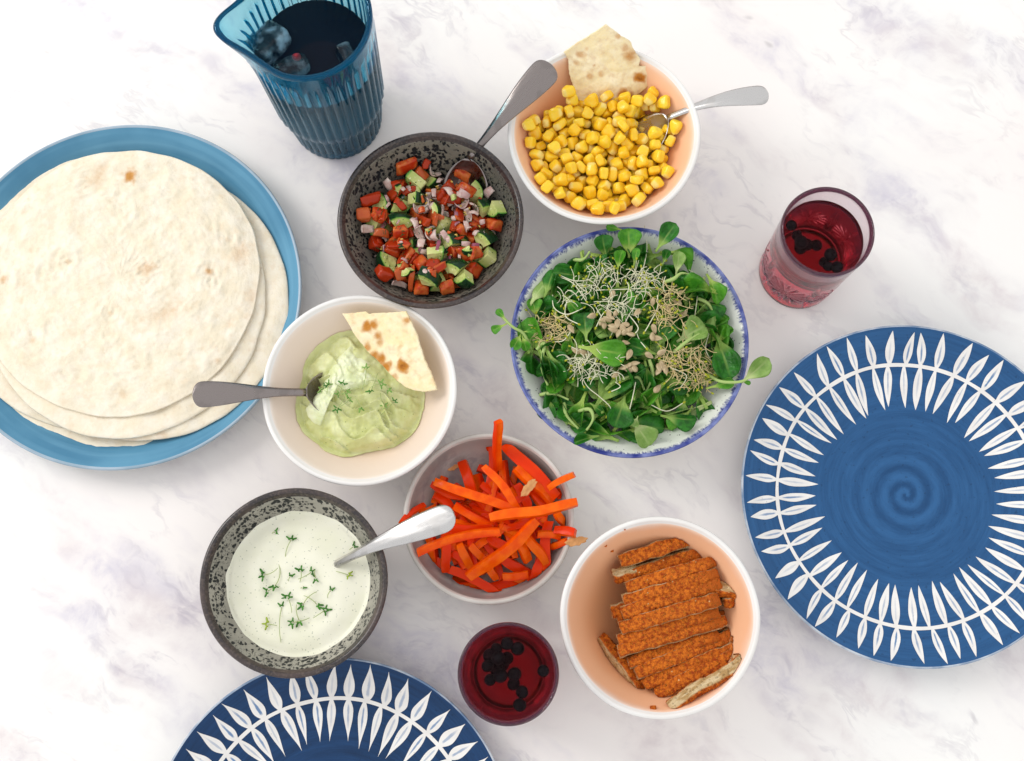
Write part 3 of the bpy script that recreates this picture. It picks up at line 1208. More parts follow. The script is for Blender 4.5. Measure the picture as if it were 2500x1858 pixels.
def chunk_meshes():
    """tomato dice"""
    out = []
    for k in range(8):
        rnd = random.Random(80 + k)
        V, Fc = rounded_box(1, 1, 1, 0.1, 5)
        sx, sy, sz = (.0054, .0088, .0068, .0048, .0078, .0060, .0042, .0072)[k], (.0045, .0048, .0038, .0043, .0056, .0049, .0034, .0043)[k], (.0039, .0020, .0031, .0026, .0018, .0042, .0029, .0024)[k]
        cor = {(a, b, c): Vector((rnd.uniform(-.45, .45), rnd.uniform(-.45, .45), rnd.uniform(-.5, .4))) for a in (-1, 1) for b in (-1, 1) for c in (-1, 1)}
        W_, T = [], []
        for (x, y, z) in V:
            d = Vector((0, 0, 0))
            for (a, b, c), v in cor.items():
                d += v * ((1 + a * x) / 2) * ((1 + b * y) / 2) * ((1 + c * z) / 2)
            q = Vector((x, y, z)) + d
            q *= 1 + 0.07 * nz(x * 2 + k, y * 2, z * 2)
            q.z += 0.25 * (1 - x * x) * (1 if z > 0 else 0.8) - 0.2
            W_.append((q.x * sx, q.y * sy, q.z * sz))
            T.append(1.0 if z > 0.93 else 0.0)
        out.append(mesh('tomato_piece', W_, Fc, True, {'skin': T}))
    return out


def wedge_meshes():
    """cucumber: part of a thick round slice with its skin on the curved side"""
    out = []
    for k in range(5):
        rnd = random.Random(120 + k)
        Rr, ang, t = rnd.uniform(.0135, .0165), R_(rnd.uniform(70, 105)), rnd.uniform(.0034, .0055)
        cut = rnd.choice((0.0, 0.25, 0.4))
        NA, NR, NT = 9, 6, 3
        V, Fc, A, idx = [], [], [], {}

        def vert(i, j, l):
            if (i, j, l) in idx:
                return idx[(i, j, l)]
            a = -ang / 2 + ang * i / NA
            f = j / NR
            r = Rr * (cut + (1 - cut) * f) if cut > 0 else Rr * (0.04 + 0.96 * f)
            z = -t + 2 * t * l / NT
            if l in (0, NT) and j == NR:
                r *= 0.965
            x, y = r * math.cos(a) - Rr * 0.6, r * math.sin(a)
            z += 0.0006 * nz(x * 300 + k, y * 300)
            idx[(i, j, l)] = len(V)
            V.append((x, y, z))
            A.append(f)
            return idx[(i, j, l)]
        for i in range(NA):
            for j in range(NR):
                Fc.append((vert(i, j, NT), vert(i, j + 1, NT), vert(i + 1, j + 1, NT), vert(i + 1, j, NT)))
                Fc.append((vert(i, j, 0), vert(i + 1, j, 0), vert(i + 1, j + 1, 0), vert(i, j + 1, 0)))
            for l in range(NT):
                Fc.append((vert(i, NR, l), vert(i + 1, NR, l), vert(i + 1, NR, l + 1), vert(i, NR, l + 1)))
                Fc.append((vert(i, 0, l), vert(i, 0, l + 1), vert(i + 1, 0, l + 1), vert(i + 1, 0, l)))
        for j in range(NR):
            for l in range(NT):
                Fc.append((vert(0, j, l), vert(0, j + 1, l), vert(0, j + 1, l + 1), vert(0, j, l + 1)))
                Fc.append((vert(NA, j, l), vert(NA, j, l + 1), vert(NA, j + 1, l + 1), vert(NA, j + 1, l)))
        me = mesh('cucumber_piece', V, Fc, False, {'rad': A})
        out.append(me)
    return out


def onion_meshes():
    out = []
    for k in range(6):
        rnd = random.Random(150 + k)
        L, w, t = rnd.uniform(.0034, .0066), rnd.uniform(.0016, .0036), .0007
        cur, tw = rnd.uniform(60, 190), rnd.uniform(-0.4, 0.4)
        NL, NW = 8, 4
        V, Fc, A = [], [], []
        for s in (0, 1):
            for i in range(NL + 1):
                u = -1 + 2 * i / NL
                for j in range(NW + 1):
                    v = -1 + 2 * j / NW
                    ww = w * (1 - 0.25 * u * u) * (1 + 0.12 * nz(u * 2, v + k))
                    x, y = L * u, ww * v + tw * x_(u) * 0.002
                    z = -cur * (x * x) - cur * 0.7 * y * y + (t if s else -t)
                    V.append((x, y, z + 0.002))
                    A.append(float(s) * (0.4 + 0.6 * (1 if k % 2 else 0)))
        W2 = NW + 1
        o = (NL + 1) * W2
        for i in range(NL):
            for j in range(NW):
                a = i * W2 + j
                Fc.append((a, a + 1, a + W2 + 1, a + W2))
                Fc.append((o + a, o + a + W2, o + a + W2 + 1, o + a + 1))
            for j in (0, NW):
                a = i * W2 + j
                q = (a, a + W2, o + a + W2, o + a)
                Fc.append(q if j == 0 else tuple(reversed(q)))
        for i in (0, NL):
            for j in range(NW):
                a = i * W2 + j
                q = (a, o + a, o + a + 1, a + 1)
                Fc.append(q if i == 0 else tuple(reversed(q)))
        out.append(mesh('onion_piece', V, Fc, True, {'skin': A}))
    return out


def x_(u):
    return u


kernels, chunks, wedges, onions = kernel_meshes(), chunk_meshes(), wedge_meshes(), onion_meshes()


# settled positions of the small pieces: variant, x, y, z in tenths of a millimetre from the bowl's centre, rotation
CORN = 'k3,-26,116,111,50,-35,-60,52;k4,-114,141,139,68,-19,-4,-70;k2,71,-108,128,12,13,-5,-98;k1,-69,-364,257,7,-14,-35,-92;k2,0,-182,120,1,-1,-58,82;k4,-9,-159,197,33,34,80,37;k5,172,-153,235,58,37,54,-48;k4,-222,185,296,8,30,-89,34;k1,339,-89,217,11,-56,-62,53;k3,268,241,249,86,33,-12,-36;k5,-167,242,311,38,-33,2,86;k1,192,-364,301,63,-30,-50,-52;k0,-219,326,282,51,70,-49,10;k3,266,-359,329,36,-75,51,19;k4,-250,-147,307,9,-83,-35,43;k5,-157,-387,295,44,-69,-50,-29;k1,198,284,233,53,28,-74,29;k4,-96,-89,210,37,37,5,85;k5,-387,-112,277,23,23,19,-93;k0,-171,-314,234,14,11,-50,85;k1,169,-302,236,93,-31,-12,14;k3,33,-62,219,78,30,-10,-55;k4,-266,262,365,58,-51,45,45;k5,-422,-50,308,26,-89,-12,-36;k0,-129,-166,233,26,38,13,88;k1,-94,-268,262,73,50,33,-34;k2,87,-190,247,3,25,73,-63;k4,108,218,246,32,-46,-30,77;k5,-224,399,354,26,83,-46,17;k0,-340,164,248,58,41,-14,-69;k1,-245,-268,294,74,-21,-58,27;k2,340,-245,301,46,13,-34,81;k5,360,238,318,43,-2,-77,-46;k0,294,309,305,30,-20,43,-83;k1,-128,-50,298,83,33,-37,-25;k2,-180,-205,280,36,80,-13,46;k3,-32,-58,300,69,72,-2,-7;k4,4,-184,284,74,45,-41,27;k5,23,30,270,24,22,-51,-79;k0,420,148,319,50,10,62,-60;k1,-7,234,242,79,-32,12,-51;k3,-338,-273,315,6,-61,-68,40;k4,74,-232,362,65,-75,-1,12;k0,106,-96,273,31,-5,-8,95;k1,343,184,268,24,33,86,30;k2,122,298,306,36,74,5,-57;k4,-292,364,379,42,19,-81,-36;k0,162,-246,395,33,-78,-35,40;k1,161,-255,306,53,-83,-6,-17;k3,-45,186,302,63,71,-4,31;k4,-153,440,337,31,86,25,32;k0,-298,129,331,87,-16,28,37;k1,111,-395,296,9,11,-40,-91;k3,174,176,272,78,-32,46,28;k4,29,248,322,56,10,-58,-58;k0,-389,328,405,47,-68,-56,8;k1,-451,12,334,11,-88,-26,39;k2,-225,-361,311,64,-9,37,67;k3,12,-400,285,28,44,-73,44;k4,244,195,346,95,20,-1,-25;k5,21,376,387,6,-35,-87,-35;k0,-109,176,239,63,37,-12,-67;k1,-228,92,243,53,13,-66,51;k2,-242,8,305,47,-88,-4,7;k3,-341,-187,267,82,41,-27,31;k4,-16,-75,375,21,29,64,68;k0,204,368,306,55,37,-39,64;k1,-325,309,312,50,63,-2,-59;k3,-316,-64,311,56,13,-26,78;k4,-63,-148,315,5,84,-31,-44;k5,-71,-428,313,15,-55,69,44;k0,405,-162,312,57,5,-44,69;k1,258,286,388,66,-74,-11,-10;k3,-289,17,375,79,50,-35,-2;k4,-296,-342,348,29,90,7,-31;k5,-22,-277,317,33,-24,21,89;k0,-50,-494,383,77,-45,-42,15;k1,32,-413,383,20,24,54,-78;k2,411,-69,314,57,-53,62,-11;k3,342,143,363,59,48,22,61;k4,-350,53,328,27,27,-79,48;k5,-410,-194,340,59,20,51,-59;k0,-64,64,319,81,-18,-8,56;k1,60,-327,361,81,9,57,-8;k2,150,-158,339,32,-15,-45,-82;k3,346,-184,429,2,-85,9,-52;k4,311,-151,357,29,-8,-59,-75;k5,-230,465,418,24,-39,-36,81;k0,-421,246,382,67,29,12,-67;k1,-218,-262,390,0,-95,-22,21;k2,-141,-289,334,13,40,73,-54;k3,395,-246,360,61,9,-46,-64;k4,252,-65,370,90,-13,6,41;k5,198,116,329,89,-37,28,4;k0,181,255,335,33,37,-14,-86;k1,-342,218,351,74,-12,6,66;k2,-331,-166,372,54,-40,42,61;k3,-399,-274,376,39,1,-88,27;k4,313,-23,309,75,-63,-6,21;k5,244,114,253,57,63,-53,2;k0,291,77,316,55,-1,52,65;k3,-260,176,414,92,-25,1,30;k4,-129,-192,356,68,-44,-24,54;k5,534,0,453,43,39,-77,28;k0,211,10,336,40,-35,73,43;k3,-152,135,321,18,-27,-26,91;k4,133,224,424,20,-85,40,-27;k5,6,-369,442,38,53,-73,-21;k0,104,-459,350,36,-93,-12,0;k1,259,-259,365,46,35,32,75;k2,268,391,360,59,65,43,-21;k3,-37,324,353,80,44,6,-40;k4,116,347,385,31,40,41,76;k5,-134,178,393,31,-81,2,50;k0,-310,-252,421,12,-67,-58,45;k1,333,-342,364,55,-70,31,32;k2,394,50,350,67,-12,29,-67;k3,359,334,388,6,-59,-64,-49;k4,103,166,342,44,-30,55,-64;k5,-87,250,375,29,42,-12,85;k0,-410,152,332,33,-71,53,31;k1,-391,82,410,47,20,-41,76;k2,-225,-443,369,89,17,-29,-30;k3,316,-91,453,16,-16,-77,60;k4,232,74,410,23,-72,43,-50;k5,47,268,400,54,-40,-26,70;k0,77,424,445,24,13,78,-56;k1,-409,-126,444,85,46,23,-9;k2,-469,69,370,33,23,-90,-18;k3,-309,-416,416,73,44,3,53;k4,-173,-328,402,37,82,-43,2;k5,423,302,423,5,68,58,44;k0,430,222,383,55,59,-2,-59;k1,-321,414,434,33,-71,24,-58;k2,-493,146,390,62,26,-17,-72;k3,-466,-104,369,36,15,82,-43;k4,-314,-88,417,63,5,75,19;k5,-128,-443,371,62,-42,-11,-65;k0,53,-511,408,57,-54,-57,-24;k1,303,132,450,10,-71,-64,-29;k2,-341,130,470,33,-17,84,40;k3,-197,99,401,33,6,89,32;k4,-304,70,437,39,-89,-12,-20;k5,-268,-471,472,18,-43,81,-37;k0,-61,-343,363,26,-62,-52,-52;k1,203,-156,397,53,61,10,-58;k2,476,-38,395,3,-17,-96,-23;k3,-386,-34,397,33,49,14,-80;k4,-340,238,444,60,-52,48,38;k5,-165,24,351,67,3,-53,-52;k0,-200,-75,361,46,47,28,70;k1,239,-192,452,16,-47,-52,-69;k2,70,-126,363,7,-63,76,13;k3,472,-113,365,53,-1,43,-73;k4,211,259,451,49,-19,52,-67;k5,88,296,458,55,-15,-36,74;k0,-163,-510,435,28,-92,20,-18;k1,-463,-203,407,78,-4,11,-61;k2,197,-425,358,24,75,-29,-55;k3,-15,-166,406,71,-18,64,23;k4,56,-7,337,86,-48,-15,7;k5,385,111,449,89,-37,24,-12;k0,231,412,437,40,-21,-52,-72;k1,-517,-118,446,37,-26,-89,0;k2,-378,-335,410,90,-23,-31,21;k3,230,-341,408,54,-82,-10,-15;k4,76,-48,429,16,-34,71,59;k5,146,-67,386,64,-70,-31,-8;k0,20,70,386,20,-53,-27,78;k1,-85,4,506,70,58,-32,26;k2,184,353,466,2,-23,30,93;k3,-372,-217,463,47,-79,-39,-8;k4,-243,-177,384,34,64,-32,-61;k5,470,-215,403,49,-76,-30,-31;k0,351,-39,382,52,58,-36,-52;k1,312,14,457,15,38,-80,-43;k2,483,303,498,68,-27,36,-58;k4,-500,-26,405,94,17,22,21;k5,162,-489,411,65,-55,52,-2;k0,397,-326,405,55,-10,-33,76;k1,458,36,421,12,-31,-9,94;k2,143,32,367,60,-32,-10,-73;k4,-128,510,416,66,-12,-68,29;k5,-201,521,487,82,45,-12,33;k0,-429,21,481,85,-14,12,50;k1,415,-368,497,49,-77,41,-7;k2,480,126,390,53,74,21,-36;k3,324,233,412,41,-23,-34,-82;k4,-15,277,459,19,-70,-64,24;k5,-184,145,474,16,-59,10,-79;k0,-441,325,475,53,-18,-36,-75;k1,-531,64,451,23,55,38,71;k2,-85,-542,473,98,-13,-3,12;k3,409,-37,462,0,-20,0,-98;k4,388,214,480,60,1,-46,-65;k5,-71,369,427,11,49,35,-79;k0,-187,265,407,13,79,-23,-55;k1,-51,46,421,52,59,-33,52;k2,-236,-9,431,38,-19,-52,-74;k3,-274,-327,451,59,-33,74,6;k4,73,-277,457,19,64,66,-35;k5,525,104,441,31,15,-72,61;k0,498,-272,484,42,-23,66,58;k1,-435,163,442,5,-68,-65,-34;k2,-329,-12,474,82,-37,-42,-13;k3,-99,-39,399,29,-91,7,27;k4,-220,-391,470,46,-2,89,-6;k5,-86,-332,450,77,34,29,45;k0,299,-276,455,23,62,67,34;k1,401,396,467,40,20,22,87;k2,137,451,487,71,9,-51,-48;k3,-569,-28,493,73,-50,27,37;k4,-372,-389,474,22,69,28,-63;k5,-204,-130,436,8,51,-36,78;k0,-81,-247,409,61,9,79,1;k1,341,-393,458,8,56,-41,72;k2,394,-257,469,98,2,16,12;k3,316,433,461,62,20,-7,-75;k4,-367,387,515,39,51,-22,74;k5,-284,-161,485,61,6,-76,20;k0,-136,49,442,47,-50,71,-16;k1,-169,-222,461,40,2,-22,89;k2,287,-446,414,28,-88,-32,22;k3,266,-504,495,29,-81,-29,-42;k4,216,155,433,3,60,16,-79;k5,-257,534,542,76,55,-26,22;k0,-92,-255,508,42,70,54,-20;k1,-196,-544,510,1,-42,57,70;k2,-48,-97,456,30,-38,-18,-85;k3,106,-188,439,48,-61,24,-58;k4,196,-21,445,87,30,3,-40;k5,405,45,499,8,-31,-17,-93;k0,127,145,492,47,18,81,30;k1,-584,96,544,67,-50,52,-17;k2,-513,-208,477,37,75,-48,-26;k3,124,-551,479,17,-69,-31,64;k4,432,-121,439,72,33,11,60;k5,14,-25,493,90,-19,-35,-17;k0,61,157,416,89,-14,43,4;k1,163,265,508,71,64,-15,27;k2,-310,459,486,86,38,29,17;k3,-228,70,504,34,22,2,92;k4,162,-305,465,89,4,44,14;k5,-9,-459,475,85,-39,34,9;k0,287,339,466,92,35,-15,-12;k1,95,70,442,20,75,-48,-41;k2,-29,181,398,55,52,-8,-64;k3,-147,331,358,92,-27,27,6;k4,-550,211,553,76,54,-36,-7;k5,-345,-467,534,64,15,54,52;k0,19,-552,484,55,-24,65,-46;k1,467,149,507,29,49,19,80;k2,48,57,495,1,48,-54,-69;k3,-13,133,460,47,82,21,-26;k4,-81,437,468,25,-95,-17,1;k5,-116,227,468,35,41,-48,-69;k0,-539,159,487,25,-85,-31,35;k1,223,-413,468,43,-25,-75,43;k2,254,-346,513,15,-50,28,-81;k3,484,210,457,27,75,60,-2;k5,-262,233,489,53,-43,-61,-39;k0,-273,377,546,40,5,82,40;k1,-379,-77,505,17,19,-65,-71;k2,231,565,542,14,91,-26,-28;k3,225,490,471,21,-98,-6,-3;k4,571,94,506,83,-38,-9,-40;k5,303,-192,513,62,72,-17,27;k0,-105,560,495,2,-1,23,97;k1,-369,205,507,28,73,-42,-46;k2,-452,-293,463,92,-28,19,-20;k3,-490,-343,531,43,1,-27,86;k4,-112,-426,467,54,43,-8,72;k5,2,446,497,48,-53,-51,-47;k0,-239,340,468,61,-48,62,-9;k1,30,357,496,17,-90,-24,-33;k2,-479,244,481,65,44,-47,-40;k3,-440,-426,565,90,14,-11,39;k4,-110,-165,456,85,4,31,-42;k5,-48,-593,547,81,52,-26,4;k0,118,-386,431,10,-34,0,-93;k1,372,324,517,55,-77,33,5;k2,159,79,552,89,6,-13,-43;k4,-336,-363,545,4,63,12,77;k5,-2,-280,483,69,22,-4,69;k0,164,-117,487,68,6,-36,-63;k1,73,-595,565,54,1,30,-79;k2,235,36,504,62,24,-9,74;k3,-173,394,456,29,41,84,-22;k4,-91,315,512,75,-19,46,-42;k5,-255,-244,507,51,35,5,78;k0,-169,-53,459,39,-64,59,-30;k1,-24,-181,504,79,19,-5,-58;k2,128,0,512,56,-50,-3,-66'
SALSA = 't0,-252,30,163,73,-34,-20,56;c3,-303,-104,201,80,-25,20,-51;t4,-5,-272,171,15,18,78,58;t1,106,238,247,84,22,2,-50;o2,-95,349,213,40,-90,-2,-19;t5,277,-115,214,45,-64,-46,-42;t1,-59,272,209,97,-14,-8,-16;o5,69,353,236,6,-66,58,-48;t4,-206,280,212,4,-33,92,22;o5,-195,103,149,12,81,-21,54;t2,-93,-294,180,9,14,87,46;t1,343,159,225,65,-13,-37,66;t1,41,243,284,18,-97,17,-6;t0,-312,117,207,15,-88,-7,43;t0,418,62,316,87,-19,20,42;c0,-379,60,273,5,-40,9,-91;t5,221,-231,254,33,33,88,-14;o2,187,50,269,2,99,-1,-12;o5,-2,154,261,13,18,-54,81;t5,-203,-183,247,49,-58,62,20;t5,-51,-334,257,5,-53,-80,-28;t1,347,-83,304,4,-40,80,-45;t4,-117,102,284,3,-59,-80,12;o4,-72,-220,231,8,18,-30,-93;o2,17,-157,205,49,75,42,-12;c3,-18,392,293,67,66,-24,-25;t4,105,-336,271,10,62,74,-23;c1,-102,-428,345,35,54,65,39;t6,375,28,226,31,-87,37,-10;o4,208,146,254,25,-77,58,4;t7,-245,389,316,90,39,20,8;t0,156,-453,368,82,-45,-30,-20;t4,397,-100,256,71,-32,-24,58;t7,324,134,266,29,-47,83,7;c4,-137,378,354,37,0,77,52;c3,-181,-27,287,39,-54,27,70;t2,173,-183,321,63,-34,-25,-65;t7,322,61,294,59,27,3,-76;t7,75,157,316,8,13,97,-21;t6,-244,190,238,37,-49,78,-15;t6,-4,-109,237,25,-11,39,88;t2,152,-60,309,79,-29,-23,-49;c1,-247,277,324,22,12,-69,68;o2,-277,39,232,50,-64,-53,25;t6,-276,-229,289,76,-51,-25,-31;t6,355,-165,299,47,-80,-23,-29;t0,-118,237,289,36,77,53,-1;t3,-292,174,295,9,-51,-84,14;o5,-383,-97,240,2,31,86,-40;c2,-353,-297,377,28,-28,-6,-92;t1,330,43,349,25,-16,-25,92;c0,327,290,364,97,-10,16,14;c1,-456,42,356,4,31,18,-93;o2,-365,-169,307,91,26,11,30;t0,-176,-351,259,77,-42,-7,-47;t3,-31,1,318,16,-44,-86,-19;c4,315,-209,358,23,37,38,-81;t5,-363,-408,477,34,1,-89,29;t6,-310,-47,291,29,39,32,-81;t3,-216,-286,326,19,-30,92,-19;c3,54,-462,416,23,17,19,94;c2,258,-329,330,2,-75,57,34;t3,-254,65,304,97,24,6,7;t2,-90,-86,259,53,-82,21,7;o1,121,-255,295,57,-80,-5,18;c3,439,-251,416,27,-47,9,83;o3,-49,159,312,40,36,-59,-60;t5,-435,-110,339,7,-38,-11,-92;t0,20,-203,281,63,-1,28,-72;t5,321,-352,397,18,-85,-41,27;t1,40,210,345,16,97,-13,10;o5,-226,-111,290,46,85,-20,17;o5,-101,-246,288,69,22,45,53;t4,274,-44,347,91,-26,-14,-27;t2,174,353,258,6,48,-60,-63;t2,-152,285,361,12,70,64,28;t2,10,-444,326,57,51,61,20;c3,77,-135,331,40,-90,-13,-8;o2,200,-136,354,18,70,-69,1;t2,201,55,332,37,-72,55,-21;c3,125,425,352,13,-47,0,-87;t5,-262,-77,378,11,-34,22,91;o5,-71,-162,275,46,-81,28,-22;t0,220,-33,414,64,-68,4,-35;o5,466,-29,325,59,-63,49,-10;t5,203,266,302,61,-68,-38,-17;c1,-393,209,371,96,7,-17,21;o2,-80,-120,329,61,-39,-36,58;t0,-8,-93,363,68,-18,64,-31;o4,97,59,322,12,47,69,54;t2,264,188,321,66,-34,-67,0;o0,-332,350,379,83,38,19,-35;o3,-392,-13,356,41,40,12,-81;t3,-5,-329,363,46,14,-38,-79;c2,88,7,404,23,-73,48,42;o5,66,111,386,20,13,-88,-42;t4,43,308,346,21,-23,-47,-82;t5,-411,84,460,64,-37,-6,-68;t5,-288,-192,372,55,30,-64,44;o1,105,-237,359,17,-87,-46,4;o4,190,193,321,78,33,40,-35;o2,94,410,269,52,-76,34,18;c2,-249,156,372,12,85,-52,-6;o3,-392,-197,356,43,-2,75,-50;o2,41,-355,307,46,72,-51,-9;t5,-69,-511,423,42,66,-60,15;t0,-98,457,355,54,-69,-17,-45;o5,-3,477,334,27,89,-2,-37;o4,-360,-78,321,23,-48,-32,-78;o2,-112,-320,330,21,-49,74,-40;t7,203,-240,401,68,9,47,-56;o4,143,209,391,92,-10,28,24;o2,-33,215,393,8,-69,-71,-13;t5,-117,104,371,23,89,23,-32;c3,-148,-165,363,91,18,-34,-17;o3,60,-276,313,13,-75,-63,17;o0,325,160,399,68,-48,55,5;c0,415,-99,411,79,10,-41,44;t0,-524,84,452,8,-100,0,-1;t2,-105,-40,356,17,43,45,-76;o5,-55,-225,337,2,-3,-98,-20;t1,311,-231,465,10,-8,90,41;c3,414,168,395,66,60,-2,46;o0,435,280,392,26,46,10,-84;c1,-111,210,442,66,75,-8,4;o5,-77,-152,427,85,-34,16,38;t0,123,-362,383,17,52,78,31;t5,485,24,404,21,-30,-40,-84;t5,269,283,482,68,-63,1,-39;o5,260,384,316,24,32,79,46;c1,-6,-450,538,74,45,-41,28;t6,41,-200,376,82,-52,21,-9;c1,152,-120,449,10,78,41,46;c3,506,119,439,57,44,-22,-66;t1,-197,493,422,20,-9,50,-83;t2,-166,-24,412,56,-1,-45,-69;t7,-149,-291,398,5,44,-79,-42;o4,-16,-6,406,30,-41,-12,86;o3,196,140,336,13,94,-8,-29;o3,69,362,308,40,-2,-87,-30;o1,-526,-19,407,17,-90,-9,38;o1,-105,-52,445,9,-78,47,40;o2,-34,-201,397,4,54,-26,80;t3,215,86,413,57,-36,14,-72;t0,131,313,408,30,-87,-28,-27;t7,-473,201,439,30,-93,-15,15;t2,-380,-47,417,85,-51,12,5;o5,-20,-69,452,43,-58,-67,19;t4,16,58,456,49,35,77,22;t4,141,222,458,3,-18,-93,-33;o0,-33,160,435,51,56,29,58;t2,-318,42,398,42,11,-79,43;t4,-207,-262,419,82,-27,-28,43;c1,32,-255,457,83,44,20,-29;t2,234,444,374,12,24,87,41;o4,101,263,423,87,33,-32,18;o5,-184,47,359,34,-26,35,-83;t4,-259,-168,463,39,92,7,-2;t5,-80,-329,441,51,59,-3,-63;c1,257,-463,485,49,24,-38,-75;t6,-52,516,421,68,-42,-51,33;t7,-276,282,410,6,93,20,30;c2,-231,29,471,68,41,-16,58;t0,-232,-397,465,70,12,63,33;c0,187,-350,475,5,-68,-57,-46;o1,-101,120,464,6,98,7,-20;t7,-15,389,406,57,-34,12,-74;t3,-242,165,465,28,29,60,70;t3,-236,-71,484,87,46,17,-2;t3,130,-513,464,48,-85,-22,5;t6,321,6,393,89,27,-20,-31;t2,-43,18,465,50,26,83,4;c4,218,404,444,8,13,30,-94;t3,-240,-393,361,6,16,-97,19;o2,34,-134,425,28,-43,78,-36;o5,236,159,446,24,88,39,-9;o5,283,90,403,1,58,80,17;o2,57,192,407,41,15,69,57;o2,-250,-465,407,29,-8,-88,-37;t5,31,-362,495,71,-17,66,-15;t1,-155,-441,441,69,-29,-59,29'


def place(name, me, mat, loc, quat, label, cat, group, scale=1.0):
    o = obj(name, me, mat)
    o.location = loc
    o.rotation_mode = 'QUATERNION'
    o.rotation_quaternion = quat
    o.scale = (scale, scale, scale)
    return tag(o, label, cat, group)


def unpack(s):
    out = []
    for rec in s.split(';'):
        f = rec.split(',')
        out.append((f[0][0], int(f[0][1:]), Vector((int(f[1]) * 1e-4, int(f[2]) * 1e-4, int(f[3]) * 1e-4)), Quaternion([int(v) / 100 for v in f[4:8]]).normalized()))
    return out


def plane3(a, b, c):
    A, B, D = at(*a), at(*b), at(*c)
    return A, (B - A).cross(D - A).normalized()


def at_plane(px, py, A, n):
    p = at(px, py, 0)
    o = Vector((0, 0, H))
    d = p - o
    return o + d * ((A - o).dot(n) / d.dot(n))


# ================================================================ CORN
def mat_corn():
    g = NG('sweetcorn')
    p = g.co()
    rn = g.rand()
    col = g.mix(rn, '#fac31a', '#fed636')
    col = g.mix(g.math('MULTIPLY', g.sm(g.noise(p, 260, 3), 0.4, 0.7), 0.35), col, '#fde05a')
    col = g.mix(g.math('MULTIPLY', g.attr('tip'), 0.6), col, '#ecdf9c')
    return g.pbr(col, 0.2, Specular_IOR_Level=0.45, normal=g.bump(g.noise(p, 380, 3), 0.14, 0.0008), Subsurface_Weight=0.25, Subsurface_Radius=(0.004, 0.002, 0.0006), Subsurface_Scale=0.6)


def build_corn():
    m = mat_corn()
    A, n = BREAD_C
    for (k, v, t, q) in unpack(CORN):
        w = Vector((cC.x, cC.y, 0)) + t
        if t.y * 0.8 - t.x * 0.6 > 0.047:
            continue
        # leave out what the bread or the spoon takes the place of
        if n.z < 0:
            n = -n
        d = (w - A).dot(n)
        if w.y > BREAD_C_Y and -0.014 < d < 0.006 and abs(w.x - BREAD_C_X) < 0.034:
            continue
        sp = at(1592, 296, 0.044)
        if (w - sp).length < 0.013 and w.z > 0.036:
            continue
        place('corn_kernel', kernels[v], m, w, q, 'yellow sweetcorn kernel heaped in the peach bowl', 'corn', 'corn kernels in the peach bowl', 1.0 + 0.06 * math.sin(w.x * 9000))


# ================================================================ FLATBREAD
def mat_bread(name, c1, c2, c3, bump=0.55, mott=0.35):
    g = NG(name)
    p = g.co()
    col = g.mix(g.sm(g.noise(p, 55, 5, 0.6), 0.35, 0.68), c1, c2)
    col = g.mix(g.math('MULTIPLY', g.sm(g.noise(p, 150, 4, 0.65), 0.48, 0.70), mott), col, c3)
    flour = g.sm(g.noise(p, 600, 3, 0.7), 0.48, 0.62)
    col = g.mix(g.math('MULTIPLY', flour, 0.30), col, '#f7ecd2')
    to = g.math('ADD', g.attr('toast'), g.math('MULTIPLY', g.math('SUBTRACT', g.noise(p, 240, 4, 0.7), 0.5), g.math('MULTIPLY', g.attr('toast'), 0.8)))
    col = g.mix(g.sm(to, 0.12, 0.75), col, c3)
    col = g.mix(g.sm(to, 0.70, 1.15), col, '#8a4a16')
    return g.pbr(col, 0.75, normal=g.bump(g.math('ADD', g.noise(p, 420, 5, 0.7), g.noise(p, 90, 3)), bump, 0.0014), Specular_IOR_Level=0.2)


bread_m = mat_bread('toasted_flatbread', '#f7e2ae', '#fbecc8', '#c58234')


def densify(pts, step, jag, seed):
    out = []
    rnd = random.Random(seed)
    for (a, b) in zip(pts, pts[1:] + pts[:1]):
        L = math.hypot(b[0] - a[0], b[1] - a[1])
        n = max(1, int(L / step))
        for i in range(n):
            t = i / n
            x, y = a[0] + (b[0] - a[0]) * t, a[1] + (b[1] - a[1]) * t
            out.append((x + rnd.uniform(-jag, jag), y + rnd.uniform(-jag, jag)))
    return out


def flatbread(label, outline_px, pl, spots, seed, bend):
    A, n = pl
    if n.z < 0:
        n = -n
    P = [at_plane(x, y, A, n) for x, y in outline_px]
    c = sum(P, Vector()) / len(P)
    ex = Vector((1, 0, 0))
    ex = (ex - n * ex.dot(n)).normalized()
    ey = n.cross(ex)
    loc2 = [((p - c).dot(ex), (p - c).dot(ey)) for p in P]
    out = densify(loc2, 0.0012, 0.00022, seed)
    sp = []
    for (x, y, r, s) in spots:
        q = at_plane(x, y, A, n) - c
        sp.append((q.dot(ex), q.dot(ey), r / 3150.0, s))

    def top(x, y, q):
        return 0.0011 * fbm(x * 60 + seed, y * 60, 0, 4) + 0.0006 * nz(x * 190, y * 190 + seed) + bend(x, y)

    def toast(x, y, q):
        v = 0.10 * max(0, fbm(x * 90 + seed, y * 90 + 3, 0, 3))
        for (a, b, r, s) in sp:
            d = math.hypot(x - a, y - b) / r * (1 + 0.45 * nz(x * 260, y * 260, seed))
            v = max(v, s * sstep(1.25, 0.15, d))
        return v
    V, Fc, At = sheet(out, 26, top, 0.0022, toast)
    M = Matrix((ex, ey, n)).transposed().to_4x4()
    M = Matrix.Translation(c) @ M
    o = obj('flatbread_piece', mesh('flatbread_piece', V, Fc, True, {'toast': At}), bread_m)
    o.matrix_world = M
    tag(o, label, 'bread', 'toasted flatbread pieces')


def z2(x, y):
    return 1200 + x / 2.754, x * 0 + y / 2.754


def z5(x, y):
    return 440 + x / 3.06, 680 + y / 3.06


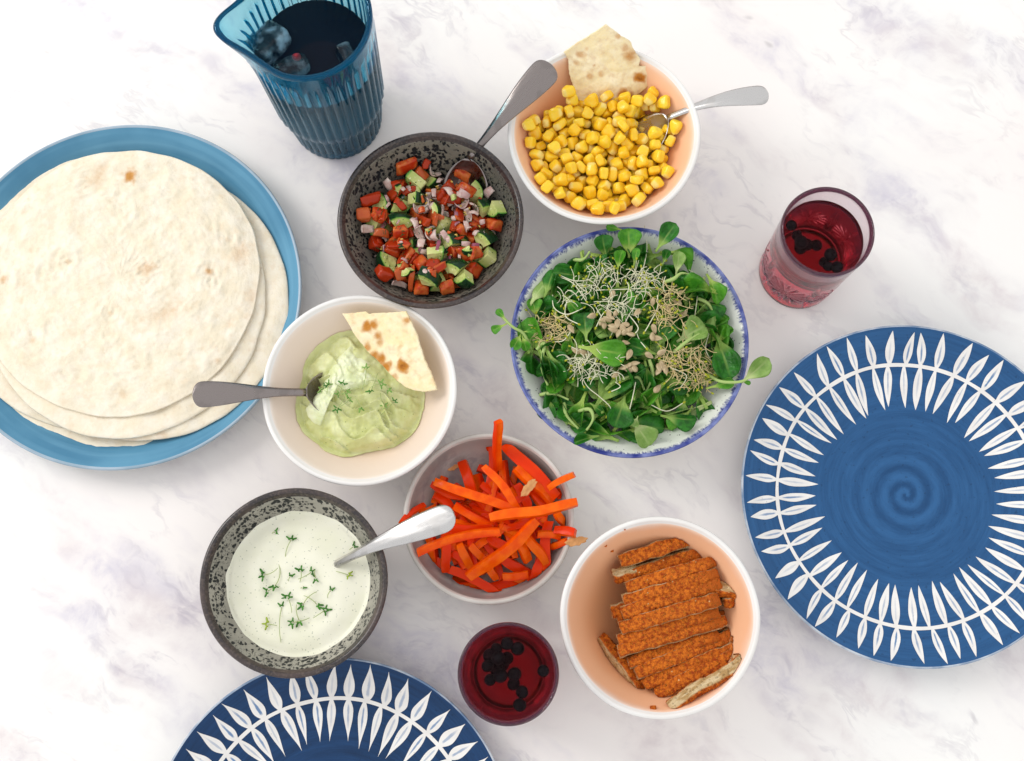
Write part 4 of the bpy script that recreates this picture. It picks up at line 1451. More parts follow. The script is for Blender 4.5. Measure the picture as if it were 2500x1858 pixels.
BREAD_C = plane3((*z2(600, 690), 0.0385), (*z2(770, 165), 0.084), (*z2(1092, 565), 0.053))
_b = at_plane(*z2(760, 640), *BREAD_C)
BREAD_C_X, BREAD_C_Y = _b.x, _b.y - 0.004
flatbread('torn toasted flatbread piece stuck in the corn', [z2(*p) for p in (
    (770, 165), (822, 205), (870, 245), (935, 285), (950, 330), (972, 372), (1003, 415), (992, 460), (1046, 464), (1046, 500), (1092, 565), (1045, 612), (1000, 645),
    (965, 655), (940, 690), (880, 720), (800, 740), (700, 735), (620, 712), (585, 670), (552, 600), (535, 545), (520, 480), (516, 400), (485, 350), (560, 300), (690, 220))], BREAD_C,
    [(*z2(*p), r, s) for (p, r, s) in (((1000, 535), 20, .95), ((890, 640), 24, .75), ((800, 655), 14, .5), ((850, 245), 14, .5), ((930, 380), 26, .55), ((600, 370), 17, .5), ((660, 510), 16, .45),
                                      ((735, 500), 14, .45), ((570, 420), 14, .4), ((640, 330), 10, .4), ((930, 650), 16, .6), ((690, 440), 8, .5), ((900, 330), 18, .45))], 3.0,
    lambda x, y: -6.0 * max(0, x + 0.004) ** 2 * 1.2)
flatbread('toasted flatbread triangle stuck in the avocado dip', [z5(*p) for p in (
    (1215, 262), (1300, 255), (1385, 247), (1402, 264), (1440, 260), (1560, 255), (1685, 243), (1720, 310), (1760, 400), (1795, 500), (1830, 600), (1870, 690), (1925, 832), (1830, 847), (1750, 836), (1690, 817),
    (1600, 745), (1540, 680), (1480, 620), (1400, 545), (1340, 465), (1310, 420), (1280, 360), (1240, 300))], plane3((*z5(1450, 250), 0.058), (*z5(1380, 520), 0.0455), (*z5(1900, 835), 0.050)),
    [(*z5(*p), r, s) for (p, r, s) in (((1400, 360), 22, .75), ((1440, 345), 18, .7), ((1480, 430), 16, .6), ((1490, 480), 14, .5), ((1665, 655), 22, .9), ((1400, 515), 16, .6), ((1500, 600), 22, .7), ((1540, 660), 20, .75),
                                      ((1700, 310), 12, .6), ((1450, 570), 18, .65), ((1600, 740), 16, .5), ((1680, 320), 18, .4))], 8.0,
    lambda x, y: 1.5 * x * x)


# ================================================================ TORTILLAS
tort_m = mat_bread('soft_wheat_tortilla', '#ecdfc6', '#f4ead8', '#c88f4c', 0.5, 0.16)


def z4(x, y):
    return x / 1.8355, 280 + y / 1.8355


def tortilla(label, cx, cy_, rpx, z, seed, big, spots, curl):
    c = at(*z4(cx, cy_), z)
    e = at(*z4(cx + rpx, cy_), z)
    R = (e - c).length
    n = 240 if big else 160
    out = []
    for i in range(n):
        a = 2 * PI * i / n
        r = R * (1 + 0.018 * nz(math.cos(a) * 1.4 + seed, math.sin(a) * 1.4) + 0.007 * nz(math.cos(a) * 6 + seed, math.sin(a) * 6))
        out.append((r * math.cos(a), r * math.sin(a)))
    sp = []
    for (x, y, r, s) in spots:
        q = at(*z4(x, y), z) - c
        sp.append((q.x, q.y, r / 1.8355 / 3080.0, s))
    bl = [(random.Random(seed * 10 + k).uniform(-.8, .8) * R, random.Random(seed * 20 + k).uniform(-.8, .8) * R, random.Random(seed * 30 + k).uniform(.006, .016)) for k in range(26)]
    bl += [(a, b, r * 2.1) for (a, b, r, s) in sp]

    def top(x, y, q):
        X, Y = x + c.x, y + c.y
        zz = 0.0022 * nz(X * 14, Y * 14, 1.0) + 0.0009 * nz(X * 35, Y * 35, 2.0)
        own = 0.0011 * fbm(x * 55 + seed * 5, y * 55, seed, 4)
        if big:
            rd = abs(fbm(x * 120 + seed, y * 120, 3.0, 3))
            own += 0.0006 * (0.35 - min(0.35, rd)) * 2.6
            for (a, b, r) in bl:
                d = math.hypot(x - a, y - b) / r
                if d < 1.6:
                    d *= 1 + 0.25 * nz(x * 150, y * 150, seed + a * 50)
                    own += 0.0006 * math.exp(-((d - 0.9) / 0.16) ** 2) + 0.0011 * sstep(0.95, 0.3, d) * nz(x * 330, y * 330)
        own *= sstep(1.02, 0.9, q) * 0.8 + 0.2
        ed = curl * sstep(0.86, 1.0, q) * (0.5 + 1.2 * nz(x * 22 + seed * 3, y * 22))
        return zz + own + ed - 0.0012 * sstep(0.9, 1, q)

    def toast(x, y, q):
        v = 0.42 * max(0, fbm(x * 24 + seed * 2, y * 24 + 3, 0, 4))
        v += 0.12 * max(0, nz(x * 110, y * 110, seed) - 0.25)
        for (a, b, r, s) in sp:
            d = math.hypot(x - a, y - b) / r * (1 + 0.5 * nz(x * 240, y * 240, seed))
            v = max(v, s * sstep(1.3, 0.1, d))
        return v
    V, Fc, At = sheet(out, 84 if big else 30, top, 0.0015, toast)
    o = obj('tortilla', mesh('tortilla', V, Fc, True, {'toast': At}), tort_m)
    o.location = c
    tag(o, label, 'tortilla', 'wheat tortillas stacked on the light blue plate')


SP1 = [(580, 275, 42, .80), (660, 690, 60, .42), (935, 705, 26, .55), (390, 280, 20, .35), (130, 380, 14, .3), (15, 735, 30, .5), (305, 660, 24, .35), (1020, 560, 22, .35), (1030, 935, 46, .3),
       (495, 890, 20, .35), (550, 1250, 34, .35), (975, 1105, 28, .35), (145, 1010, 28, .38), (940, 520, 20, .3), (800, 1075, 20, .3), (220, 720, 34, .25), (250, 240, 12, .3), (140, 1080, 20, .25), (860, 870, 18, .25)]
tortilla('bottom tortilla of the stack, its edge showing lowest on the blue plate', 566, 908, 640, 0.0125, 1.0, False, [], 0.0006)
tortilla('tortilla second from the bottom, its edge showing at the upper left', 462, 778, 650, 0.0155, 2.0, False, [], 0.0006)
tortilla('middle tortilla of the stack, its edge showing at the right', 672, 846, 624, 0.0185, 3.0, False, [(1080, 400, 14, .3)], 0.001)
tortilla('second tortilla from the top of the stack, its edge showing below the top one', 568, 842, 618, 0.0215, 4.0, False, [], 0.0008)
tortilla('top tortilla of the stack with small toasted spots', 536, 738, 626, 0.0250, 5.0, True, SP1, 0.0008)


# ================================================================ SALSA
def build_salsa():
    g = NG('diced_tomato')
    p = g.co()
    fl = g.mix(g.sm(g.noise(p, 180, 4), 0.35, 0.65), '#b93a1c', '#cc6a30')
    rn = g.rand()
    fl = g.mix(g.sm(rn, 0.35, 0.55), fl, '#a8300f')
    fl = g.mix(g.sm(rn, 0.80, 0.86), fl, g.mix(g.noise(p, 140, 3), '#c2682c', '#b5452a'))
    col = g.mix(g.attr('skin'), fl, g.mix(g.noise(p, 80, 2), '#a8260e', '#bd3812'))
    mt = g.pbr(col, 0.10, Specular_IOR_Level=0.25, normal=g.bump(g.noise(p, 260, 4), 0.35, 0.0014), Subsurface_Weight=0.15, Subsurface_Radius=(0.004, 0.0015, 0.001), Subsurface_Scale=0.5)
    g = NG('cucumber_flesh_and_skin')
    p = g.co()
    r = g.attr('rad')
    rr = g.math('ADD', r, g.math('MULTIPLY', g.math('SUBTRACT', g.noise(p, 320, 3), 0.5), 0.12))
    fl = g.mix(g.sm(rr, 0.1, 0.85), '#cfd08a', '#b4c26c')
    fl = g.mix(g.sm(g.noise(p, 420, 2), 0.6, 0.7), fl, '#e2e0b4')
    col = g.mix(g.sm(rr, 0.82, 0.95), fl, '#5f9a3c')
    col = g.mix(g.sm(rr, 0.94, 0.995), col, '#123018')
    herb = g.math('MULTIPLY', g.sm(g.vor(g.mapping(p, scale=(1, 2.2, 1)), 210), 0.10, 0.2, 1, 0), g.sm(g.noise(p, 140, 1), 0.5, 0.55))
    col = g.mix(herb, col, '#23401c')
    mc = g.pbr(col, 0.18, normal=g.bump(g.noise(p, 300, 3), 0.2, 0.001))
    g = NG('red_onion')
    p = g.co()
    col = g.mix(g.sm(g.noise(p, 160, 3), 0.35, 0.65), '#cfb0a4', '#e4d2c6')
    pur = g.math('MULTIPLY', g.attr('skin'), g.math('ADD', 0.15, g.math('MULTIPLY', g.sm(g.rand(), 0.5, 0.8), 0.75)))
    col = g.mix(pur, col, '#8b3358')
    mo = g.pbr(col, 0.2, Subsurface_Weight=0.2, Subsurface_Radius=(0.002, 0.0012, 0.0012), Subsurface_Scale=0.5)
    D = {'t': (chunks, mt, 'tomato_piece', 'wet red diced tomato piece in the salsa', 'tomato', 'diced tomato in the salsa'),
         'c': (wedges, mc, 'cucumber_piece', 'cucumber wedge with dark green skin in the salsa', 'cucumber', 'cucumber wedges in the salsa'),
         'o': (onions, mo, 'onion_piece', 'thin pink red-onion sliver in the salsa', 'onion', 'red onion slivers in the salsa')}
    base = Vector((cA.x, cA.y, 0))
    sp = at(1085, 425, 0.045)
    rnd = random.Random(4)
    tops = []
    for (k, v, t, q) in unpack(SALSA):
        L, m, nm, lab, cat, gr = D[k]
        w = base + t + Vector((0, 0, 0.0005))
        if (w - sp).length < 0.014 and w.z > 0.034 and w.y > sp.y - 0.006:
            continue
        place(nm, L[v], m, w, q, lab, cat, gr)
        tops.append(w)
    # extra slivers of onion strewn on top
    for i in range(40):
        a, r = rnd.uniform(0, 2 * PI), 0.043 * math.sqrt(rnd.random())
        x, y = r * math.cos(a), r * math.sin(a)
        near = [w.z for w in tops if (w.x - base.x - x) ** 2 + (w.y - base.y - y) ** 2 < 0.008 ** 2]
        if not near:
            continue
        z = max(near) + 0.0045
        q = Quaternion((1, 0, 0, 0))
        q.rotate(Matrix.Rotation(rnd.uniform(-0.7, 0.7), 3, 'X') @ Matrix.Rotation(rnd.uniform(-0.7, 0.7), 3, 'Y') @ Matrix.Rotation(rnd.uniform(0, 6), 3, 'Z'))
        place('onion_piece', onions[i % 6], mo, base + Vector((x, y, z)), q, D['o'][3], 'onion', D['o'][5], rnd.uniform(0.45, 0.85))
    for i in range(60):
        a, r = rnd.uniform(0, 2 * PI), 0.044 * math.sqrt(rnd.random())
        x, y = r * math.cos(a), r * math.sin(a)
        near = [w.z for w in tops if (w.x - base.x - x) ** 2 + (w.y - base.y - y) ** 2 < 0.006 ** 2]
        if not near or (base + Vector((x, y, 0.045)) - sp).length < 0.014:
            continue
        q = Quaternion((rnd.gauss(0, 1), rnd.gauss(0, 1), rnd.gauss(0, 1), rnd.gauss(0, 1))).normalized()
        s_ = rnd.uniform(0.35, 0.6)
        if i % 3:
            place('tomato_piece', chunks[i % 8], mt, base + Vector((x, y, max(near) + 0.004)), q, 'small wet tomato scrap strewn on top of the salsa', 'tomato', 'tomato scraps on the salsa', s_)
        else:
            place('cucumber_piece', wedges[i % 5], mc, base + Vector((x, y, max(near) + 0.004)), q, 'small cucumber chip strewn on top of the salsa', 'cucumber', 'cucumber chips on the salsa', s_)
    # juice at the bottom
    zj = 0.0265
    V, Fc = lathe([(riA(zj) + 0.0004, zj), (riA(zj) * 0.6, zj - 0.0002), (0, zj - 0.0002)], 64)
    o = obj('salsa_juice', mesh('salsa_juice', V, Fc), NG('dark_tomato_juice').pbr('#4a2412', 0.06, Specular_IOR_Level=0.4))
    o.location = base
    tag(o, 'thin brown-red juice pooled under the diced salsa', 'juice', kind='stuff')
    # chopped dill: too small and many to count
    V, Fc = [], []
    for i in range(420):
        a, r = rnd.uniform(0, 2 * PI), 0.048 * math.sqrt(rnd.random())
        x, y = r * math.cos(a), r * math.sin(a)
        near = [w for w in tops if (w.x - base.x - x) ** 2 + (w.y - base.y - y) ** 2 < 0.0045 ** 2]
        if not near:
            continue
        z = max(w.z for w in near) + 0.0040 + rnd.uniform(-0.001, 0.0008)
        t = rnd.uniform(0, 2 * PI)
        L = rnd.uniform(0.0007, 0.0020)
        d = Vector((math.cos(t) * L, math.sin(t) * L, rnd.uniform(-0.0004, 0.0004)))
        p = Vector((x, y, z))
        tube([p - d, p + d * 0.2 + Vector((0, 0, 0.0002)), p + d], 0.00028, 4, V, Fc)
    Vs, Fs = [], []
    for i in range(150):
        a, r = rnd.uniform(0, 2 * PI), 0.045 * math.sqrt(rnd.random())
        x, y = r * math.cos(a), r * math.sin(a)
        near = [w.z for w in tops if (w.x - base.x - x) ** 2 + (w.y - base.y - y) ** 2 < 0.005 ** 2]
        if not near:
            continue
        p, t = Vector((x, y, max(near) + rnd.uniform(0.0005, 0.0042))), rnd.uniform(0, 6.3)
        d = Vector((math.cos(t), math.sin(t), rnd.uniform(-.4, .4))) * 0.0013
        tube([p - d, p - d * 0.4, p + d * 0.4, p + d], [0.0002, 0.0008, 0.0007, 0.0002], 6, Vs, Fs)
    o = obj('tomato_seeds', mesh('tomato_seeds', Vs, Fs), NG('tomato_seed').pbr('#d8b25a', 0.2, Specular_IOR_Level=0.4))
    o.location = base
    tag(o, 'tiny yellow tomato seeds clinging all over the salsa', 'seeds', kind='stuff')
    o = obj('chopped_herbs', mesh('chopped_herbs', V, Fc), NG('chopped_dill').pbr('#2c4a1e', 0.5))
    o.location = base
    tag(o, 'dark green chopped herb flecks over the salsa', 'herbs', kind='stuff')


# ================================================================ AVOCADO DIP
def inner_z(ri, R, th, fl, h, pin, r):
    return fl + (h - fl) * min(1.0, (r / (R - th))) ** (1 / pin)


def build_dip():
    base = Vector((cD.x, cD.y, 0))
    zin = lambda r: inner_z(riD, RD, 0.004, 0.006, 0.054, 0.42, r)
    ol = [(1290, 410), (1170, 440), (1050, 510), (950, 640), (915, 780), (880, 920), (885, 1050), (940, 1170), (1030, 1240), (1110, 1310), (1260, 1340), (1400, 1305), (1560, 1270), (1680, 1220), (1770, 1120), (1815, 990), (1835, 870), (1800, 700), (1680, 520), (1480, 420)]
    pts = []
    for p in ol:
        q = at(*z5(*p), 0.022) - base
        pts.append((q.x, q.y))
    # smooth the outline
    sm_ = []
    n = len(pts)
    for i in range(n):
        p0, p1, p2, p3 = pts[i - 1], pts[i], pts[(i + 1) % n], pts[(i + 2) % n]
        for k in range(11):
            t = k / 11
            f = lambda a, b, c, d: 0.5 * (2 * b + (c - a) * t + (2 * a - 5 * b + 4 * c - d) * t * t + (3 * b - a - 3 * c + d) * t ** 3)
            x, y = f(p0[0], p1[0], p2[0], p3[0]), f(p0[1], p1[1], p2[1], p3[1])
            w = 1 + 0.02 * nz(i + t, 3.3) + 0.012 * nz((i + t) * 3, 1.3)
            sm_.append((x * w, y * w))

    def top(x, y, q):
        r = math.hypot(x, y)
        e = zin(r)
        lo = 0.0125 + 0.0
        zz = max(e + 0.0022, lo) if q > 0.97 else e
        dome = 0.0375 - 0.0115 * (q ** 2.6)
        # swept folds left by the spoon
        wx, wy = x + 0.006 * nz(x * 60, y * 60, 4), y + 0.006 * nz(x * 60 + 9, y * 60, 4)
        s = (wy * 0.92 + wx * 0.30) * 105 + 1.6 * nz(wx * 35, wy * 35, 7)
        fr = s - math.floor(s)
        fold = (fr ** 2.2) * sstep(1.0, 0.93, fr)
        am = 0.35 + 0.9 * max(0, nz(x * 30 + 5, y * 30, 2) + 0.25)
        dome += 0.0078 * fold * am * sstep(1.0, 0.86, q)
        dome += 0.0034 * fbm(x * 45, y * 45, 3.0, 3)
        dome += 0.0016 * fbm(x * 150, y * 150, 2, 3)
        # a hollow beside the spoon
        sp = at(765, 950, 0.034) - base
        d2 = ((x - sp.x) ** 2 + (y - sp.y) ** 2) / 0.011 ** 2
        dome -= 0.004 * math.exp(-d2)
        edge = e + 0.0016
        k = sstep(1.0, 0.87, q)
        return edge + (max(dome, edge) - edge) * k ** 0.7

    V, Fc, A = sheet(sm_, 70, top, lambda x, y, q: 0.003, None)
    g = NG('avocado_cream')
    p = g.co()
    col = g.mix(g.sm(g.noise(p, 70, 4), 0.35, 0.65), '#cbce8c', '#dbdda8')
    fle = g.math('MULTIPLY', g.sm(g.vor(p, 300), 0.07, 0.14, 1, 0), g.sm(g.noise(p, 200, 1), 0.52, 0.58))
    col = g.mix(fle, col, '#5d6b33')
    md = g.pbr(col, 0.34, Specular_IOR_Level=0.28, normal=g.bump(g.noise(p, 190, 5, 0.6), 0.32, 0.0016), Subsurface_Weight=0.2, Subsurface_Radius=(0.003, 0.003, 0.0015), Subsurface_Scale=0.4)
    root = thing('avocado_dip', 'pale green creamy avocado dip in folds in the cream bowl', 'dip', base)
    obj('dip_mound', mesh('dip_mound', V, Fc), md, root)
    # the paler scoop on top
    ol = [(1265, 500), (1330, 530), (1400, 600), (1480, 690), (1500, 760), (1430, 800), (1330, 830), (1250, 850), (1160, 870), (1110, 920), (1070, 1000), (1045, 1095), (1000, 1080), (950, 1030), (930, 970), (985, 890), (1060, 810), (1090, 720), (1150, 610)]
    pts = []
    for q_ in ol:
        q = at(*z5(*q_), 0.038) - base
        pts.append((q.x, q.y))
    pts = densify(pts, 0.0010, 0.00018, 5)
    cx = sum(p[0] for p in pts) / len(pts)
    cyy = sum(p[1] for p in pts) / len(pts)

    def top2(x, y, q):
        z = 0.0435 - 0.0085 * q ** 2.5 + 0.0032 * fbm(x * 85 + 2, y * 85, 5, 4) * sstep(1, 0.7, q)
        s = (x * 0.7 + y * 0.7) * 170 + 1.5 * nz(x * 70, y * 70)
        fr = s - math.floor(s)
        return z + 0.0016 * fr ** 2 * sstep(1, 0.8, fr) * sstep(1, 0.85, q) + 0.010 * (y - cyy)
    V, Fc, A = sheet(pts, 34, top2, 0.008, None)
    g = NG('pale_avocado_cream')
    p = g.co()
    col = g.mix(g.sm(g.noise(p, 90, 4), 0.35, 0.65), '#e9ecc8', '#d9dfac')
    obj('pale_scoop', mesh('pale_scoop', V, Fc), g.pbr(col, 0.28, normal=g.bump(g.noise(p, 260, 4), 0.12, 0.001), Subsurface_Weight=0.2, Subsurface_Radius=(0.003, 0.003, 0.0015), Subsurface_Scale=0.4), root)


# ================================================================ CRESS
def mat_cress(c1, c2):
    g = NG('cress_green')
    return g.pbr(g.mix(g.rand(), c1, c2), 0.45)


def cress_leaf_me(rnd):
    """three-lobed leaflet, slightly cupped, with thickness"""
    V, Fc = [], []
    n = 24
    s = 0.0021
    for side in (0, 1):
        V.append((0.0014, 0, 0.0004 - side * 0.0002))
        for i in range(n):
            a = 2 * PI * i / n
            r = s * (0.34 + 0.60 * abs(math.cos(1.5 * a)) ** 1.6) * (0.30 + 0.70 * sstep(-1, 0.4, math.cos(a)))
            x, y = 0.0014 + r * math.cos(a) * 1.55, r * math.sin(a) * 0.85
            V.append((x, y, 0.0004 + 30 * y * y - side * 0.0002))
    o = n + 1
    for i in range(n):
        j = (i + 1) % n
        Fc.append((0, 1 + i, 1 + j))
        Fc.append((o, o + 1 + j, o + 1 + i))
        Fc.append((1 + i, o + 1 + i, o + 1 + j, 1 + j))
    return mesh('cress_leaf', V, Fc)


cress_leaf = cress_leaf_me(random.Random(1))
cress_stem_m = NG('cress_stem').pbr('#a9b877', 0.45)
cress_dark, cress_light, cress_yellow = mat_cress('#3a6f26', '#4f8a34'), mat_cress('#648f3e', '#86ad58'), mat_cress('#93a832', '#a5b648')


def sprig(loc, ang, stem, nl, mat, label, group, rnd, size=1.0):
    root = thing('cress_sprig', label, 'cress', loc, group)
    root.rotation_euler = (rnd.uniform(-.15, .15), rnd.uniform(-.15, .15), ang)
    cv = rnd.uniform(-0.3, 0.3)
    path = [(-stem * (1 - t) , cv * stem * (t * t - t) * 2, 0.0003 + 0.0012 * math.sin(PI * t)) for t in (0, .2, .4, .6, .8, 1)]
    V, Fc = tube(path, [0.00022, 0.00026, 0.00028, 0.0003, 0.0003, 0.00028], 5)
    obj('stem', mesh('stem', V, Fc), cress_stem_m, root)
    for k in range(nl):
        me = cress_leaf.copy()
        me.materials.clear()
        me.materials.append(mat)
        o = obj('leaf', me, None, root)
        a = (k - (nl - 1) / 2) * rnd.uniform(0.9, 1.4) + rnd.uniform(-.2, .2)
        o.rotation_euler = (rnd.uniform(-.5, .5), rnd.uniform(-.6, .1), a)
        o.location = (0, 0, 0.0004 * k)
        s = rnd.uniform(0.8, 1.25) * size
        o.scale = (s, s, s)


def z6(x, y):
    return 440 + x / 2.3333, 1150 + y / 2.3333


def build_sauce():
    base = Vector((cB.x, cB.y, 0))
    zs = 0.0385
    R = riB(zs)
    def sauce_mod(a, r, z):
        if r > R:
            up = zs + 0.0006 + 0.0028 * max(0.0, nz(math.cos(a) * 4, math.sin(a) * 4, 2.2) + 0.1)
            return riB(up) + 0.0002, up
        sw = 0.0007 * math.sin(a * 2 + r * 260 + 2 * nz(r * math.cos(a) * 30, r * math.sin(a) * 30))
        return r, z + (0.0006 * nz(r * math.cos(a) * 45, r * math.sin(a) * 45) + sw * min(1, r / 0.02)) * (1 if r < R * 0.97 else 0)
    prof = [(R + 0.0003, zs + 0.0006), (R - 0.0012, zs + 0.0001)] + [(R * f, zs) for f in (0.96, 0.93, 0.9, 0.86, 0.82, 0.78, 0.74, 0.7, 0.65, 0.6, 0.55, 0.5, 0.45, 0.4, 0.35, 0.3, 0.25, 0.2, 0.15, 0.1, 0.05)] + [(0, zs)]
    V, Fc = lathe(prof, 128, sauce_mod)
    g = NG('herb_yoghurt_sauce')
    p = g.co()
    col = g.mix(g.sm(g.noise(p, 40, 3), 0.3, 0.7), '#f0edda', '#e9e7d0')
    d1 = g.math('MULTIPLY', g.sm(g.vor(g.mapping(p, scale=(1, 1, 0.2)), 420), 0.10, 0.26, 1, 0), g.sm(g.noise(p, 260, 1), 0.48, 0.58))
    col = g.mix(g.math('MULTIPLY', d1, 0.65), col, '#8d9580')
    d2 = g.math('MULTIPLY', g.sm(g.vor(g.mapping(p, loc=(4, 4, 4), scale=(1, 1, 0.2)), 150), 0.03, 0.06, 1, 0), g.sm(g.noise(p, 110, 1), 0.5, 0.56))
    col = g.mix(d2, col, '#3b3f35')
    o = obj('herb_sauce', mesh('herb_sauce', V, Fc), g.pbr(col, 0.22, Subsurface_Weight=0.15, Subsurface_Radius=(0.004, 0.004, 0.003), Subsurface_Scale=0.4))
    o.location = base
    tag(o, 'creamy white sauce flecked with herbs filling the pitted grey bowl', 'sauce')
    rnd = random.Random(8)
    L = [(540, 350, 0.4, .002, 2, 0), (632, 392, 1.3, .013, 3, 0), (985, 432, 0.7, .003, 2, 0), (478, 592, 3.6, .010, 3, 0), (540, 655, 4.6, .014, 3, 0), (628, 602, 1.2, .003, 2, 0), (688, 570, 1.5, .007, 3, 0),
         (745, 578, 0.5, .009, 3, 0), (772, 612, 4.9, .006, 2, 0), (858, 682, 1.2, .005, 2, 0), (612, 722, 1.9, .010, 4, 0), (700, 762, 3.9, .012, 3, 0), (778, 760, 5.7, .010, 2, 0), (826, 792, 0.6, .009, 4, 0),
         (578, 775, 1.6, .022, 2, 0), (640, 862, 3.4, .011, 4, 0), (678, 850, 4.9, .010, 2, 0), (500, 872, 3.0, .006, 3, 2), (956, 592, 6.0, .008, 3, 2), (695, 666, 0.2, .001, 1, 0), (500, 684, 3.5, .008, 2, 0)]
    for i, (x, y, a, st, nl, c) in enumerate(L):
        sprig(at(*z6(x, y), zs + 0.0006), a, st * 1.15, nl, (cress_dark, cress_light, cress_yellow)[c],
              'yellowish cress sprig floating on the white sauce' if c else 'small green cress sprig floating on the white sauce', 'yellowish cress on the sauce' if c else 'green cress on the sauce', rnd, 1.05)
    # on the dip
    D = [(1080, 812, 0.7, .006, 3, .0425), (1060, 840, 2.4, .005, 3, .041), (1110, 795, 1.4, .006, 3, .0435), (1215, 790, 1.2, .008, 3, .0455), (1240, 852, 5.6, .009, 4, .0445), (1390, 672, 1.4, .014, 3, .0465), (1425, 838, 4.4, .012, 3, .043),
         (1500, 788, 0.4, .008, 4, .0435), (1555, 828, 5.6, .007, 3, .0415), (1172, 975, 4.2, .010, 4, .041), (1262, 905, 0.5, .012, 3, .043), (1530, 948, 5.0, .010, 4, .0395), (1600, 920, 0.8, .015, 3, .039), (1185, 865, 3.2, .008, 3, .044), (1345, 960, 5.2, .006, 2, .041)]
    for i, (x, y, a, st, nl, z) in enumerate(D):
        sprig(at(*z5(x, y), z), a, st * 1.2, nl, cress_light if i % 3 else cress_dark, 'thin green cress sprig lying on the avocado dip', 'cress on the avocado dip', rnd, 0.85)


# ================================================================ RED PEPPER
def keep_inside(me, M, c, ri, h, fl):
    """press the vertices that would cut through a bowl's wall or floor back inside it"""
    Mi = M.inverted()
    for v in me.vertices:
        p = M @ v.co
        if p.z >= h:
            continue
        p.z = max(p.z, fl)
        d = Vector((p.x - c.x, p.y - c.y, 0))
        lim = ri(p.z) - 0.0006
        if d.length > lim > 0:
            d = d.normalized() * lim
            p.x, p.y = c.x + d.x, c.y + d.y
            v.co = Mi @ p
    me.update()


def z7(x, y):
    return 940 + x / 3.304, 1000 + y / 3.304


PEPPERS = [  # ends in the photograph's close-up, width, heights of the two ends, bow, roll
    (850, 240, 850, 700, 92, .020, .018, .0, 0), (740, 520, 790, 720, 84, .016, .014, .0, 1), (620, 420, 715, 720, 92, .018, .022, .004, 0), (430, 690, 500, 780, 70, .014, .012, 0, 2), (480, 540, 400, 760, 70, .016, .013, 0, 1),
    (560, 600, 640, 740, 84, .014, .013, 0, 0), (960, 280, 1385, 710, 112, .027, .026, .003, 0), (950, 410, 975, 650, 84, .021, .018, 0, 1), (1320, 630, 1525, 525, 58, .036, .044, .002, 2), (1390, 700, 1492, 625, 82, .022, .027, 0, 0),
    (1050, 470, 1340, 760, 74, .030, .025, .003, 2), (1060, 600, 1150, 790, 90, .026, .022, 0, 0), (830, 590, 905, 780, 84, .020, .017, 0, 1), (560, 770, 870, 950, 84, .028, .025, .003, 1), (400, 690, 580, 860, 84, .020, .018, .002, 0),
    (540, 945, 860, 965, 78, .030, .027, .002, 0), (125, 915, 320, 780, 48, .038, .022, 0, 0), (250, 870, 420, 790, 60, .016, .014, 0, 1), (500, 1010, 490, 1310, 84, .026, .018, .002, 0), (360, 1010, 400, 1230, 90, .017, .012, 0, 1),
    (540, 1150, 745, 1340, 84, .020, .015, .002, 0), (600, 1080, 700, 1290, 76, .025, .018, .003, 2), (690, 1090, 850, 1230, 70, .025, .020, .002, 2), (930, 1180, 1170, 1320, 92, .019, .014, .002, 0), (1070, 1070, 1160, 1220, 82, .028, .022, .003, 2),
    (1140, 1030, 1300, 1245, 80, .032, .024, .003, 2), (1330, 900, 1310, 1310, 92, .028, .022, .003, 0), (1380, 830, 1480, 950, 70, .028, .022, .002, 2), (1370, 985, 1535, 1000, 80, .034, .040, 0, 0), (1230, 1010, 1415, 1030, 86, .031, .029, .002, 3),
    (520, 1290, 935, 1510, 84, .019, .015, .001, 0), (665, 1500, 1090, 1405, 96, .012, .013, 0, 0), (510, 1440, 760, 1395, 50, .012, .014, 0, 1), (950, 1350, 1155, 1330, 52, .024, .025, 0, 3), (1180, 1390, 1265, 1200, 92, .017, .022, .002, 0),
    (1010, 1340, 1170, 1400, 70, .014, .014, 0, 1), (1240, 1340, 1300, 1080, 84, .016, .019, 0, 0), (840, 1230, 900, 1370, 70, .018, .015, .002, 2), (330, 1180, 520, 1280, 80, .013, .012, 0, 0), (830, 1020, 1020, 1120, 92, .022, .020, 0, 0),
    (700, 800, 1000, 900, 84, .020, .018, 0, 1), (1150, 820, 1320, 960, 84, .022, .020, 0, 0), (950, 940, 1150, 1040, 84, .024, .022, 0, 1), (1180, 640, 1320, 800, 84, .022, .020, 0, 0), (600, 880, 760, 1040, 84, .020, .018, 0, 0), (1340, 1110, 1470, 1060, 60, .024, .036, 0, 3),
    # the uppermost ones
    (907, 90, 905, 470, 56, .058, .024, .001, 1), (800, 455, 1085, 800, 76, .034, .034, .005, 2), (395, 595, 1060, 825, 82, .032, .034, .006, 2), (845, 885, 1550, 745, 88, .043, .043, .003, 2), (262, 1155, 930, 985, 80, .038, .041, .004, 3), (670, 1350, 1222, 885, 98, .032, .043, .007, 2),
]


